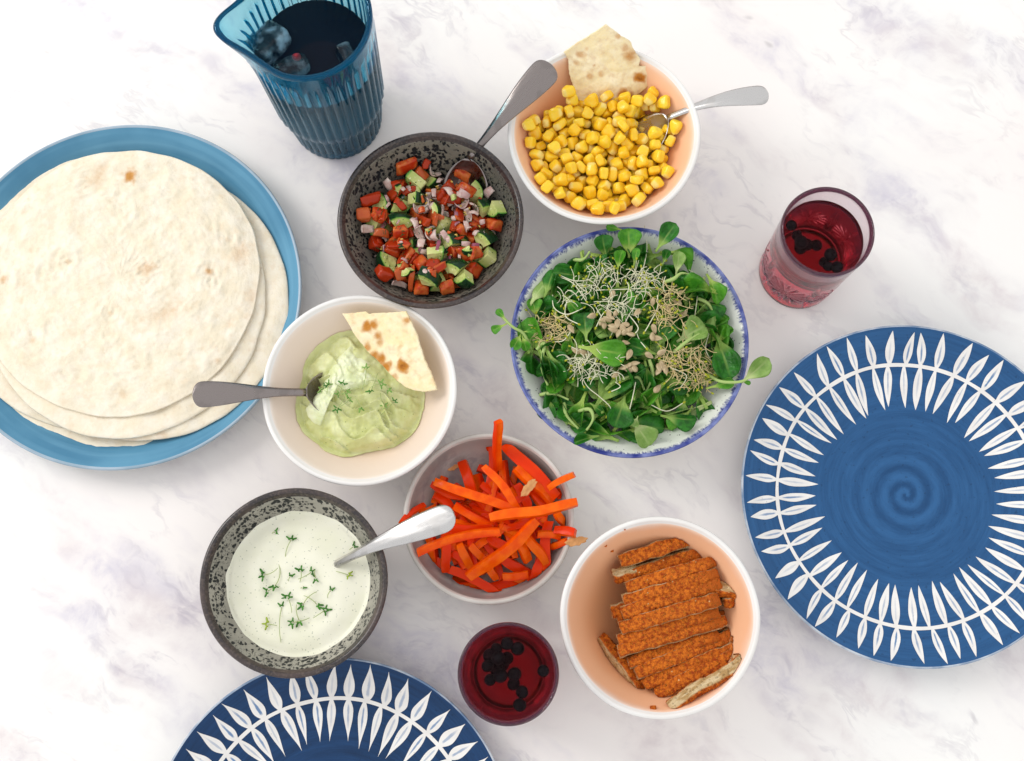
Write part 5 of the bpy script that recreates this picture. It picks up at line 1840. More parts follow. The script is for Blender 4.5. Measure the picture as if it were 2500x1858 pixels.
def pepper_mesh(L, w, t, bow, seed, arc):
    V, Fc, A = [], [], []
    NL = 14
    sec = []
    for (a, b) in ((-1, -1), (-.5, -1.08), (.5, -1.08), (1, -1), (1.06, 0), (1, 1), (.5, 1.1), (-.5, 1.1), (-1, 1), (-1.06, 0)):
        sec.append((a, b))
    m = len(sec)
    for i in range(NL + 1):
        u = i / NL
        x = L * (u - 0.5)
        taper = 1 - 0.22 * abs(2 * u - 1) ** 3 * (1 if (seed % 2) else 0.4)
        k = 1 + 0.09 * nz(u * 4 + seed, 2.2)
        skew = 0.004 * nz(u * 1.5, seed * 1.3) * L / 0.05
        for (a, b) in sec:
            ww = w / 2 * taper * k
            y = a * ww + skew + arc * (1 - (2 * u - 1) ** 2)
            z = b * t / 2 * (0.95 + 0.18 * nz(u * 5, seed + a)) + bow * (1 - (2 * u - 1) ** 2)
            if b < 0 and abs(a) < 1:
                z += 0.0005 * nz(u * 14, a * 3 + seed)
            xx = x + (0.0012 * a * nz(seed, 1) * 2 if i in (0, NL) else 0)
            V.append((xx, y, z))
            A.append(sstep(0.75, 1.05, b))
    for i in range(NL):
        for k in range(m):
            j = (k + 1) % m
            Fc.append((i * m + k, i * m + j, (i + 1) * m + j, (i + 1) * m + k))
    Fc.append(tuple(range(m)))
    Fc.append(tuple(NL * m + k for k in reversed(range(m))))
    Fc = [tuple(reversed(f)) for f in Fc]
    me = mesh('pepper_strip', V, Fc, True, {'skin': A})
    n = len(me.polygons)
    me.polygons[n - 1].use_smooth = False
    me.polygons[n - 2].use_smooth = False
    # keep the cut corners crisp
    for e in me.edges:
        ka, kb = e.vertices[0] % m, e.vertices[1] % m
        if ka == kb and ka in (0, 3, 5, 8):
            e.use_edge_sharp = True
    return me


PEP_LAB = {46: 'narrow red pepper strip sticking up beyond the far rim of the dish', 47: 'orange-lit pepper strip slanting down the middle of the dish below the upright one', 48: 'long curved pepper strip crossing the dish left of centre', 49: 'long pepper strip laid across the top of the pile to the right rim',
           50: 'long pale orange pepper strip laid in front of the spoon end', 51: 'wide long pepper strip slanting down left across the front of the pile', 6: 'broad red pepper strip slanting along the upper right wall of the dish', 0: 'broad dark red pepper strip standing against the far wall', 31: 'wide red pepper strip lying at the very bottom of the dish', 16: 'pepper strip poking over the left rim behind the spoon', 8: 'short pepper strip poking over the right rim'}


def build_peppers():
    g = NG('red_pepper')
    p = g.co()
    fl = g.mix(g.sm(g.noise(p, 120, 4), 0.35, 0.68), '#ea4a04', '#f86808')
    fl = g.mix(g.math('MULTIPLY', g.rand(), 0.4), fl, '#f27010')
    sk = g.mix(g.sm(g.noise(p, 50, 2), 0.3, 0.7), '#e03204', '#ea4406')
    col = g.mix(g.attr('skin'), fl, sk)
    m = g.pbr(col, 0.2, Specular_IOR_Level=0.14, normal=g.bump(g.noise(g.mapping(p, scale=(0.35, 1, 1)), 420, 5), 0.3, 0.0010), Subsurface_Weight=0.12, Subsurface_Radius=(0.005, 0.0015, 0.0006), Subsurface_Scale=0.6)
    fill = []
    fr = random.Random(12)
    for k in range(84):
        cx, cyy, t = fr.gauss(850, 230), fr.gauss(960, 230), fr.uniform(0, PI)
        hl = fr.uniform(120, 200)
        if math.hypot(cx - 830, cyy - 880) + hl * 0.9 > 530 or (cx < 700 and cyy < 640):
            continue
        zc = fr.uniform(.010, .022)
        fill.append((cx - hl * math.cos(t), cyy - hl * math.sin(t), cx + hl * math.cos(t), cyy + hl * math.sin(t), 70, zc, zc + fr.uniform(-.003, .003), 0, fr.choice((0, 0, 1, 2))))
    for i, (x0, y0, x1, y1, w, za, zb, bow, roll) in enumerate(PEPPERS + fill):
        if i in (57, 64, 72, 74, 82, 83, 86, 87, 97, 105):     # wholly covered by the others
            continue
        a, b = at(*z7(x0, y0), za), at(*z7(x1, y1), zb)
        d = b - a
        L = d.length
        ww = w / 3.304 / 3000 * 0.80
        rnd = random.Random(i)
        x = d.normalized()
        y = Vector((0, 0, 1)).cross(x).normalized()
        z = x.cross(y)
        R = Matrix((x, y, z)).transposed()
        # roll 0: skin up, 1: skin to one side, 2: flesh up, 3: thin flesh sliver
        ro = {0: rnd.uniform(-.3, .3), 1: rnd.choice((-1, 1)) * rnd.uniform(0.9, 1.5), 2: PI + rnd.uniform(-.5, .5), 3: PI * 0.6}[roll]
        R = R @ Matrix.Rotation(ro, 3, 'X')
        t = rnd.uniform(.0048, .0062)
        if roll == 1:
            wd, t2 = t, ww
            me = pepper_mesh(L, ww if abs(ro) > 9 else t2, t, 0.0, i, 0)
        else:
            me = pepper_mesh(L, ww, t, bow * (1 if roll == 0 else -1), i, rnd.uniform(-.002, .002))
        o = obj('pepper_strip', me, m)
        Mw = Matrix.Translation((a + b) / 2) @ R.to_4x4()
        keep_inside(me, Mw, cE, riE, 0.0335, 0.0055)
        o.matrix_world = Mw
        tag(o, PEP_LAB.get(i, 'red pepper strip within the pile in the low grey dish'), 'pepper', 'red pepper strips in the low dish')
    # pale membrane shreds
    gm = NG('pepper_membrane').pbr('#dba066', 0.35)
    for (x, y, s, a, lab) in ((555, 455, .0075, 0.4, 'pale seedy membrane scrap beside the strips at the upper left of the dish'), (1160, 630, .0085, 0.9, 'pale torn membrane shred on top of the pepper strips'), (1545, 1062, .0085, 0.2, 'thin pale pepper shred hanging over the right rim')):
        out = [(s * math.cos(t) * (1 + 0.25 * nz(math.cos(t) * 2 + x, math.sin(t) * 2)), s * 0.38 * math.sin(t) * (1 + 0.4 * nz(math.cos(t) * 3, math.sin(t) * 3 + y))) for t in [2 * PI * k / 40 for k in range(40)]]
        V, Fc, A = sheet(out, 8, lambda u, v, q: 0.0012 * fbm(u * 200 + x, v * 200, 1, 3), 0.0010)
        o = obj('pepper_membrane', mesh('pepper_membrane', V, Fc), gm)
        o.location = at(*z7(x, y), 0.012 if x < 600 else 0.036)
        o.rotation_euler = (0.1, 0.15, a)
        tag(o, lab, 'pepper', 'pale pepper scraps')


# ================================================================ BREADED CUTLET
def z8(x, y):
    return 1320 + x / 2.95, 1220 + y / 2.95


CUTLET = [  # ends, width, heights, thickness, roll
    (575, 440, 1060, 285, 88, .046, .046, .011, 0.15, 'breaded strip at the far end of the sliced cutlet'), (595, 560, 1150, 370, 96, .043, .044, .011, 0.12, 'second breaded strip from the far end of the cutlet'), (625, 635, 1255, 445, 90, .046, .048, .012, 0.10, 'third breaded strip from the far end of the cutlet'),
    (605, 725, 1275, 520, 86, .048, .050, .012, 0.08, 'fourth breaded strip from the far end of the cutlet'), (592, 818, 1295, 592, 92, .049, .051, .012, 0.05, 'fifth breaded strip from the far end, with pale crumbs'), (580, 925, 1290, 715, 92, .048, .049, .012, 0.0, 'breaded strip in the middle of the sliced cutlet'),
    (570, 1015, 1285, 800, 88, .047, .048, .012, 0.0, 'breaded strip just below the middle of the cutlet'), (565, 1095, 1340, 870, 86, .046, .045, .012, -0.05, 'breaded strip with its pale cut end showing at the left'), (640, 1180, 1290, 985, 84, .043, .041, .012, -0.08, 'sunken breaded strip beneath its neighbours right of the cut ends'),
    (690, 1255, 1420, 965, 88, .041, .041, .012, -0.05, 'breaded strip fourth from the near end with a pale end'), (745, 1328, 1478, 1040, 90, .043, .045, .012, -0.10, 'breaded strip third from the near end of the cutlet'), (840, 1405, 1490, 1095, 92, .045, .047, .012, -0.25, 'breaded strip second from the near end, tilted over'),
    (935, 1505, 1470, 1150, 84, .0585, .0585, .010, 1.0, 'breaded strip lying on its side showing pale meat at the near wall'),
    (435, 985, 735, 1415, 80, .031, .035, .011, -0.55, 'dark breaded strip underneath at the left, showing a pale cut side'), (1230, 635, 1440, 655, 70, .049, .048, .011, 0.9, 'short pale cut end poking out at the right of the cutlet'), (1320, 735, 1490, 715, 66, .045, .044, .010, 0.3, 'small browned cutlet end below the pale one at the right wall'),
    (525, 545, 700, 500, 84, .042, .042, .010, 0.9, 'short pale cut end poking out at the upper left of the cutlet'), (515, 805, 700, 760, 90, .036, .038, .010, 0.2, 'dark browned crumb-coated end poking out at the left'),
    (560, 880, 1300, 650, 120, .036, .036, .011, 0.0, 'breaded strip buried in the middle under the others'), (620, 1120, 1350, 850, 120, .033, .033, .011, 0.0, 'breaded strip buried lower down under the others'), (700, 520, 1200, 380, 110, .034, .034, .011, 0.0, 'breaded strip buried at the far end under the others')]


def build_cutlet():
    g = NG('fried_breadcrumb_crust_and_meat')
    p = g.co()
    cr = g.attr('crust')
    n = g.noise(p, 380, 5, 0.7)
    c = g.mix(g.sm(n, 0.34, 0.66), '#9a3a08', '#e87e20')
    c = g.mix(g.sm(g.noise(p, 48, 3), 0.5, 0.72), c, '#b85a14')
    cru = g.sm(g.vor(p, 420), 0.12, 0.35, 1, 0)
    c = g.mix(g.math('MULTIPLY', cru, 0.45), c, '#d98a35')
    c = g.mix(g.math('MULTIPLY', g.sm(g.vor(g.mapping(p, loc=(2, 5, 1)), 190), 0.06, 0.14, 1, 0), g.sm(g.noise(p, 150, 1), 0.52, 0.6)), c, '#f2cf96')
    me_ = g.mix(g.sm(g.noise(g.mapping(p, scale=(0.4, 1, 1.6)), 280, 4), 0.35, 0.65), '#b99460', '#dfc79c')
    col = g.mix(cr, me_, c)
    m = g.pbr(col, 0.55, normal=g.bump(g.math('ADD', g.math('MULTIPLY', cru, 0.7), g.noise(p, 520, 5, 0.7)), 0.9, 0.0018), Specular_IOR_Level=0.2)
    rnd0 = random.Random(9)
    for i, (x0, y0, x1, y1, w, za, zb, t, roll, lab) in enumerate(CUTLET):
        if i < 12:
            dz = rnd0.uniform(-0.0016, 0.0016)
            za, zb, roll = za + dz, zb + dz + rnd0.uniform(-0.0015, 0.0015), roll + rnd0.uniform(-0.14, 0.14)
        a, b = at(*z8(x0, y0), za), at(*z8(x1, y1), zb)
        d = b - a
        L, ww = d.length, w / 2.95 / 3050 * rnd0.uniform(1.02, 1.12)
        rnd = random.Random(i + 60)
        x = d.normalized()
        y = Vector((0, 0, 1)).cross(x).normalized()
        z = x.cross(y)
        R = Matrix((x, y, z)).transposed() @ Matrix.Rotation(roll, 3, 'X')
        NL, NA = max(10, int(L / 0.0009)), 32
        V, Fc, A = [], [], []
        for k in range(NL + 1):
            u = k / NL
            end = 1.0 - 0.28 * max(0, abs(2 * u - 1) - 0.90) / 0.10
            wf = (0.86 + 0.14 * math.cos((u - 0.5) * 2.2)) * (1 + 0.14 * nz(u * 5 + i * 3, 1.1))
            for j in range(NA):
                th = 2 * PI * j / NA
                cx, sx = math.cos(th), math.sin(th)
                pw = 0.45
                yy = math.copysign(abs(cx) ** pw, cx)
                zz = math.copysign(abs(sx) ** pw, sx)
                crust = sstep(0.62, 0.85, abs(zz)) if i not in (12, 14, 16) else sstep(0.72, 0.9, abs(zz))
                yv = yy * ww / 2 * wf * (0.75 + 0.25 * end)
                zv = zz * t / 2 * (0.55 + 0.45 * end)
                xv = L * (u - 0.5) + 0.0016 * nz(yv * 300 + i, zv * 300, u > .5) * (1 if k in (0, NL) else 0)
                zv += 0.0030 * nz(u * 3 + i * 7, 5.5) + 0.0016 * (1 - (2 * u - 1) ** 2)
                k1 = (0.0004 * nz(xv * 260 + i * 9, yv * 260, zv * 260) + 0.00045 * nz(xv * 900 + i, yv * 900, zv * 900)) * (0.35 + 0.65 * crust)
                V.append((xv, yv + yy * k1 * 1.6 + 0.0011 * nz(xv * 110, i * 5.0) * yy, zv + zz * k1 * 2.0))
                A.append(crust)
        for k in range(NL):
            for j in range(NA):
                j2 = (j + 1) % NA
                Fc.append((k * NA + j, k * NA + j2, (k + 1) * NA + j2, (k + 1) * NA + j))
        for k in (0, NL):
            c0 = len(V)
            ids = [k * NA + j for j in range(NA)]
            q = sum((Vector(V[t_]) for t_ in ids), Vector()) / NA
            V.append((q.x + (0.0004 if k else -0.0004), q.y, q.z))
            A.append(0.25)
            for j in range(NA):
                f = (c0, ids[(j + 1) % NA], ids[j])
                Fc.append(f if k == 0 else tuple(reversed(f)))
        Fc = [tuple(reversed(f)) for f in Fc]
        me = mesh('cutlet_strip', V, Fc, True, {'crust': A})
        Mw = Matrix.Translation((a + b) / 2 - Vector((0, 0, t / 2))) @ R.to_4x4()
        keep_inside(me, Mw, cF, riF, 0.063, 0.0065)
        o = obj('cutlet_strip', me, m)
        o.matrix_world = Mw
        tag(o, lab, 'cutlet', 'breaded cutlet strips in the peach bowl')
    # crumbs on the bowl wall
    rnd = random.Random(3)
    for (x, y, s) in ((467, 332, .0011), (513, 369, .0012), (607, 216, .0006), (710, 1527, .0007), (825, 1543, .0013), (810, 1500, .0022)):
        V, Fc = rounded_box(s, s * 0.8, s * 0.7, 0.3, 3)
        V = [tuple(Vector(v) * (1 + 0.3 * nz(v[0] * 900, v[1] * 900, v[2] * 900 + x))) for v in V]
        # where the sight line meets the bowl's inside
        best = None
        for k in range(120):
            zz = 0.006 + (0.064 - 0.006) * (1 - k / 120)
            q = at(*z8(x, y), zz)
            if (Vector((q.x, q.y, 0)) - cF).length <= riF(zz):
                best = q
            elif best is not None:
                break
        q = best or at(*z8(x, y), 0.05)
        o = obj('crumb', mesh('crumb', V, Fc, True, {'crust': [1.0] * len(V)}), m)
        o.location = q
        tag(o, 'tiny brown fried crumb stuck to the inside of the cutlet bowl', 'crumb', 'crumbs on the cutlet bowl')


# ================================================================ GREEN SALAD
def z3(x, y):
    return 1180 + x / 2.5417, 500 + y / 2.5417


def leaf_mesh(seed, pet=0.36, wid=0.30, bend=0.5, cup=0.4, fold=0.0):
    """corn-salad leaf of unit length along x with its stalk, as a thin closed sheet"""
    NL, NW = 18, 8
    V, Fc, AC, AL = [], [], [], []
    tk = 0.012
    P, ang, pos = [], 0.0, Vector((0, 0, 0))
    for i in range(NL + 1):
        u = i / NL
        P.append(pos.copy())
        a = bend * (u - 0.35) + 0.12 * nz(u * 3, seed * 2.1)
        pos = pos + Vector((math.cos(a), 0, -math.sin(a))) / NL
    for side in (0, 1):
        for i in range(NL + 1):
            u = i / NL
            if u < pet:
                w = 0.030 + 0.03 * (u / pet) ** 3
            else:
                t = (u - pet) / (1 - pet)
                w = 0.06 + (wid - 0.06) * math.sin(PI * min(1, t * 0.64 + 0.0) ** 1.0) ** 0.85
                if t > 0.55:
                    w *= math.sqrt(max(0.0, 1 - ((t - 0.55) / 0.45) ** 2.3)) + 0.02
            for j in range(NW + 1):
                v = -1 + 2 * j / NW
                y = v * w * (1 + 0.06 * nz(u * 4, v + seed))
                z = cup * y * y / max(wid, 0.1) * 1.6 + fold * abs(y) + 0.02 * nz(u * 4 + seed, v * 2) * (u > pet)
                if u > pet:
                    z -= 0.012 * math.exp(-(v / 0.16) ** 2)
                q = P[i] + Vector((0, y, z - side * (tk if u > pet else tk * 3)))
                V.append(tuple(q))
                AC.append(abs(v))
                AL.append(u)
    W2 = NW + 1
    o = (NL + 1) * W2
    for i in range(NL):
        for j in range(NW):
            a = i * W2 + j
            Fc.append((a, a + W2, a + W2 + 1, a + 1))
            Fc.append((o + a, o + a + 1, o + a + W2 + 1, o + a + W2))
        for j in (0, NW):
            a = i * W2 + j
            q = (a, o + a, o + a + W2, a + W2)
            Fc.append(q if j == 0 else tuple(reversed(q)))
    for i in (0, NL):
        for j in range(NW):
            a = i * W2 + j
            q = (a, a + 1, o + a + 1, o + a)
            Fc.append(q if i == 0 else tuple(reversed(q)))
    return mesh('salad_leaf', V, Fc, True, {'ac': AC, 'al': AL})


def mat_leaf(name, d, m_, l):
    g = NG(name)
    p = g.co()
    rn = g.rand()
    blade = g.mix(g.sm(g.noise(g.mapping(p, scale=(3, 3, 3)), 2.2, 4), 0.35, 0.65), d, m_)
    blade = g.mix(g.math('MULTIPLY', rn, 0.5), blade, m_)
    al, ac = g.attr('al'), g.attr('ac')
    vein = g.math('MULTIPLY', g.sm(ac, 0.03, 0.14, 1, 0), g.sm(al, 0.5, 0.95, 0.8, 0.15))
    sv = g.math('ABSOLUTE', g.math('SINE', g.math('SUBTRACT', g.math('MULTIPLY', al, 46.0), g.math('MULTIPLY', ac, 7.0))))
    vein = g.math('MAXIMUM', vein, g.math('MULTIPLY', g.sm(sv, 0.0, 0.12, 1, 0), 0.22))
    col = g.mix(g.math('MULTIPLY', vein, 0.7), blade, l)
    col = g.mix(g.sm(al, 0.30, 0.52, 1, 0), col, l)
    b = g.n('ShaderNodeBsdfPrincipled')
    g.put(b.inputs['Base Color'], col)
    b.inputs['Roughness'].default_value = 0.30
    b.inputs['Specular IOR Level'].default_value = 0.3
    g.put(b.inputs['Normal'], g.bump(g.math('SUBTRACT', g.noise(p, 16, 3), g.math('MULTIPLY', vein, 0.6)), 0.22, 0.01))
    tr = g.n('ShaderNodeBsdfTranslucent')
    g.put(tr.inputs[0], g.mix(0.5, col, '#7fae2a'))
    mx = g.n('ShaderNodeMixShader')
    mx.inputs[0].default_value = 0.18
    g.t.links.new(b.outputs[0], mx.inputs[1])
    g.t.links.new(tr.outputs[0], mx.inputs[2])
    om = g.n('ShaderNodeOutputMaterial')
    g.t.links.new(mx.outputs[0], om.inputs[0])
    return g.m


def build_salad():
    base = Vector((cG.x, cG.y, 0))
    dark = mat_leaf('dark_green_leaf', '#1f5a18', '#338024', '#98b858')
    mid = mat_leaf('mid_green_leaf', '#428c24', '#62a82e', '#b2cc62')
    pale = mat_leaf('pale_green_leaf', '#7da24c', '#94b560', '#c3d28c')
    mats = (dark, mid, pale)
    var = [leaf_mesh(k, pet=(.26, .32, .38, .28, .34, .22, .36, .28)[k], wid=(.28, .25, .20, .31, .18, .33, .22, .27)[k], bend=(.5, 1.1, .3, -.3, 1.5, .7, -.6, .9)[k], cup=(.5, .9, .3, .4, 1.2, .7, .2, -.5)[k], fold=(0, .1, 0, 0, .35, 0, .1, 0)[k]) for k in range(8)]
    meshes = {}

    def me_for(v, c):
        if (v, c) not in meshes:
            m2 = var[v].copy()
            m2.materials.clear()
            m2.materials.append(mats[c])
            meshes[(v, c)] = m2
        return meshes[(v, c)]
    mc = at(*z3(880, 830), 0.03)
    mc = Vector((mc.x, mc.y, 0))

    def mound(x, y):
        d = math.hypot((x - mc.x) / 0.088, (y - mc.y) / 0.090)
        return 0.020 + 0.036 * max(0, 1 - d ** 2.4)

    made = [0]
    covered = {1, 5, 6, 7, 8, 10, 45, 56, 59, 73, 79, 86, 103, 116, 124, 134, 137, 140, 141, 147, 148, 154, 159, 161, 166, 175, 177, 178, 190, 191, 200, 203, 204, 215, 216, 221, 231, 244, 252, 257, 259, 265, 268, 271, 273, 277, 282, 288, 291, 305, 322, 324}

    def leaf(p, d, n, L, v, c, lab, gr, wy=1.0):
        made[0] += 1
        if made[0] - 1 in covered:        # nothing of it would show
            return None
        x = d.normalized()
        z = (n - x * n.dot(x)).normalized()
        y = z.cross(x)
        o = obj('salad_leaf', me_for(v, c))
        M = Matrix((x * L, y * L * wy, z * L)).transposed().to_4x4()
        o.matrix_world = Matrix.Translation(p) @ M
        return tag(o, lab, 'leaf', gr)
    rnd = random.Random(77)
    GR = 'corn-salad leaves in the blue-rimmed bowl'
    k = 0
    for i in range(420):
        a = rnd.uniform(0, 2 * PI)
        r = math.sqrt(rnd.random())
        x, y = mc.x + 0.078 * r * math.cos(a), mc.y + 0.080 * r * math.sin(a)
        z = mound(x, y) - rnd.uniform(0.000, 0.014)
        out = Vector((x - mc.x, y - mc.y, 0))
        t = rnd.uniform(0, 2 * PI)
        d = Vector((math.cos(t), math.sin(t), rnd.uniform(-.35, .25))) + out * 9 * rnd.random()
        n = Vector((rnd.uniform(-.7, .7), rnd.uniform(-.7, .7), 1)) + out * 6
        L = rnd.uniform(.026, .042)
        c = rnd.choices((0, 1, 2), (0.50, 0.38, 0.12))[0]
        p = Vector((x, y, z)) - d.normalized() * L * 0.55
        tip = p + d.normalized() * L
        rr = max((Vector((q.x, q.y, 0)) - base).length for q in (p, tip))
        zi = inner_z(riG, RG, 0.0034, 0.006, 0.050, 0.46, min(rr, RG * 0.94))
        if rr > RG * 0.90:
            continue
        p.z = max(p.z, zi + 0.004)
        leaf(p, d, n, L, rnd.randrange(8), c, ('dark green corn-salad leaf within the salad heap', 'mid green corn-salad leaf within the salad heap', 'pale green corn-salad leaf within the salad heap')[c], ('dark', 'mid', 'pale')[c] + ' green ' + GR)
    # leaves one can point at: stalk end, tip, height, variant, colour
    HERO = [((1068, 292), (1195, 112), .056, .066, 0, 0, 'large dark leaf standing over the far rim at the right'), ((905, 330), (900, 140), .050, .056, 5, 1, 'broad round leaf at the far rim'), ((765, 350), (735, 185), .047, .052, 3, 0, 'broad dark leaf at the far rim left of the round one'),
            ((775, 440), (735, 305), .048, .050, 5, 0, 'dark round leaf just below the far rim leaves'), ((880, 160), (760, 135), .053, .054, 2, 1, 'slim leaf peeping over the far rim'), ((1195, 440), (1218, 285), .058, .064, 0, 2, 'pale upright leaf at the upper right of the heap'), ((830, 420), (862, 270), .058, .064, 1, 1, 'bright oval leaf above the white sprouts'),
            ((930, 400), (955, 265), .057, .062, 2, 1, 'narrow bright leaf beside the oval one above the sprouts'), ((590, 880), (895, 930), .066, .064, 0, 1, 'large bright leaf with yellow stalk at the centre of the salad'), ((640, 850), (625, 670), .058, .056, 3, 0, 'dark upright leaf left of the seeds'), ((1080, 890), (1160, 730), .058, .060, 3, 0, 'dark rounded leaf right of the seeds'),
            ((1200, 850), (1385, 745), .055, .058, 5, 2, 'pale translucent round leaf right of the heap centre'), ((1080, 930), (885, 860), .060, .060, 0, 0, 'dark blade below the sunflower seeds'), ((330, 700), (300, 575), .044, .048, 5, 1, 'round leaf at the left wall of the bowl'), ((500, 560), (600, 680), .052, .052, 0, 1, 'bright leaf lying above the left sprout clump'),
            ((925, 1340), (1040, 1500), .046, .044, 5, 2, 'large pale leaf at the near wall'), ((470, 1260), (485, 1385), .040, .040, 3, 2, 'pale round leaf at the lower left wall'), ((410, 1190), (395, 1345), .040, .040, 5, 0, 'dark broad leaf at the lower left wall'), ((880, 1180), (815, 1385), .050, .048, 5, 0, 'broad dark leaf at the near side of the heap'),
            ((720, 1435), (540, 1480), .050, .053, 4, 0, 'glossy folded leaf over the near rim'), ((960, 1310), (930, 1380), .052, .052, 3, 2, 'tiny pale leaf on top of the large one at the near wall'), ((1000, 960), (1020, 1180), .056, .050, 4, 0, 'dark folded leaf running down from the centre'), ((1150, 1080), (960, 1255), .050, .046, 4, 1, 'curled bright leaf below the right sprouts'),
            ((1330, 1130), (1380, 1350), .042, .038, 0, 0, 'dark leaf at the lower right of the heap'), ((1250, 1200), (1230, 1350), .042, .040, 3, 0, 'dark leaf at the bottom right of the heap'), ((1420, 700), (1500, 950), .042, .040, 0, 0, 'dark leaf along the right of the heap'), ((1240, 600), (1370, 500), .050, .050, 4, 0, 'dark curled leaf at the right below the pale upright one'),
            ((1340, 480), (1440, 590), .048, .044, 0, 0, 'dark leaf at the upper right edge of the heap'), ((540, 790), (520, 930), .054, .052, 0, 1, 'bright leaf right of the round sprout clump'), ((640, 1020), (500, 1090), .053, .050, 1, 1, 'bright cupped leaf left of the lower sprouts'), ((700, 1000), (690, 1090), .055, .054, 3, 2, 'light leaf among the lower sprouts'),
            ((660, 1230), (760, 1300), .047, .046, 0, 0, 'dark leaf at the near left of the heap'), ((900, 480), (920, 610), .063, .063, 2, 1, 'bright notched leaf among the upper sprouts'), ((1380, 1140), (1560, 1095), .046, .051, 2, 1, 'narrow leaf pointing at the right rim'), ((1440, 880), (1555, 735), .044, .050, 4, 1, 'folded leaf pointing up the right wall'),
            ((330, 870), (440, 1130), .048, .046, 4, 0, 'long folded dark leaf at the left of the heap'), ((380, 880), (480, 1160), .050, .047, 4, 0, 'second long folded dark leaf at the left of the heap'), ((260, 900), (330, 1050), .040, .040, 0, 0, 'dark leaf low at the left wall'), ((1110, 380), (1150, 270), .052, .056, 1, 0, 'dark leaf between the rim leaf and the pale upright one')]
    for (a, b, za, zb, v, c, lab) in HERO:
        A, B = at(*z3(*a), za), at(*z3(*b), zb)
        d = B - A
        leaf(A, d, Vector((rnd.uniform(-.2, .2), rnd.uniform(-.3, .1), 1)), d.length, v, c, lab, GR, 1.22 if v in (3, 5) else 1.0)
    # sprigs that hang over the rim, each a thing with stalk and leaves
    def sprig_out(path, leaves, lab):
        pts = [at(*z3(x, y), z) for (x, y, z) in path]
        o0 = pts[0]
        root = thing('salad_sprig', lab, 'sprig', o0, 'salad sprigs hanging over the rim')
        # smooth the path
        q = []
        for i in range(len(pts) - 1):
            p0, p1, p2, p3 = pts[max(i - 1, 0)], pts[i], pts[i + 1], pts[min(i + 2, len(pts) - 1)]
            for k in range(6):
                t = k / 6
                q.append(0.5 * (2 * p1 + (p2 - p0) * t + (2 * p0 - 5 * p1 + 4 * p2 - p3) * t * t + (3 * p1 - p0 - 3 * p2 + p3) * t ** 3) - o0)
        q.append(pts[-1] - o0)
        V, Fc = tube(q, [0.0013 - 0.0003 * i / len(q) for i in range(len(q))], 8)
        obj('stalk', mesh('stalk', V, Fc), stalk_m, root)
        for (a, b, za, zb, v, c, wd) in leaves:
            A, B = at(*z3(*a), za) - o0, at(*z3(*b), zb) - o0
            x = (B - A).normalized()
            n = Vector((0.1, -0.2, 1))
            z = (n - x * n.dot(x)).normalized()
            y = z.cross(x)
            L = (B - A).length
            o = obj('leaf', me_for(v, c), None, root)
            o.matrix_local = Matrix.Translation(A) @ Matrix((x * L, y * L * wd, z * L)).transposed().to_4x4()
    stalk_m = NG('pale_green_stalk').pbr('#a8bf72', 0.4)
    sprig_out([(1390, 1050, .046), (1470, 1095, .053), (1580, 1100, .056), (1640, 1080, .058)], [((1600, 1105), (1775, 955), .056, .070, 0, 2, 1.0), ((1590, 1090), (1660, 1110), .056, .056, 2, 1, 1.0)], 'pale leaf on a long stalk reaching out over the right rim')
    sprig_out([(300, 900, .044), (250, 800, .052), (185, 760, .056), (110, 690, .058)], [((150, 720), (80, 650), .057, .061, 2, 1, 1.2), ((150, 735), (50, 785), .057, .050, 2, 1, 1.2), ((235, 800), (180, 900), .050, .050, 5, 1, 1.0), ((240, 810), (270, 910), .050, .048, 5, 1, 0.9), ((230, 790), (330, 780), .052, .053, 2, 1, 0.8)], 'small leafy sprig reaching out over the left rim')
    # curved stalks lying in the heap
    for i, path in enumerate(([(1120, 480, .058), (1180, 460, .062), (1230, 425, .062), (1300, 440, .058)], [(1180, 920, .058), (1260, 850, .060), (1340, 800, .058)], [(1330, 580, .052), (1400, 620, .052), (1440, 720, .048)], [(500, 1230, .046), (520, 1310, .049), (590, 1390, .048)],
                              [(590, 1280, .048), (660, 1270, .052), (680, 1330, .052), (640, 1400, .050)], [(1430, 1060, .046), (1480, 980, .048), (1450, 920, .050)], [(860, 1080, .056), (960, 1070, .056), (1000, 1150, .054)], [(560, 340, .050), (620, 340, .054), (660, 290, .054)],
                              [(350, 1180, .042), (430, 1170, .046), (530, 1210, .048)], [(330, 900, .050), (380, 860, .052), (360, 1000, .052), (400, 1120, .048)], [(1030, 960, .058), (1050, 1060, .056), (1000, 1180, .052)])):
        pts = [at(*z3(*q[:2]), q[2]) for q in path]
        q = []
        for j in range(len(pts) - 1):
            p0, p1, p2, p3 = pts[max(j - 1, 0)], pts[j], pts[j + 1], pts[min(j + 2, len(pts) - 1)]
            for kk in range(6):
                t = kk / 6
                q.append(0.5 * (2 * p1 + (p2 - p0) * t + (2 * p0 - 5 * p1 + 4 * p2 - p3) * t * t + (3 * p1 - p0 - 3 * p2 + p3) * t ** 3))
        q.append(pts[-1])
        o0 = q[0]
        V, Fc = tube([v - o0 for v in q], [0.0012 + 0.0004 * math.sin(6 * kk / len(q)) for kk in range(len(q))], 7)
        o = obj('leaf_stalk', mesh('leaf_stalk', V, Fc), stalk_m)
        o.location = o0
        tag(o, 'curved pale green leaf stalk lying among the salad leaves', 'stalk', 'leaf stalks in the salad')
    # sprouts: three long threads one can follow, and tangles nobody could count
    sprout_m = NG('white_bean_sprout')
    sprout_m = sprout_m.pbr(sprout_m.mix(sprout_m.noise(sprout_m.co(), 60, 2), '#d9d6b0', '#ece8d0'), 0.4)
    tan_m = NG('tan_alfalfa_thread')
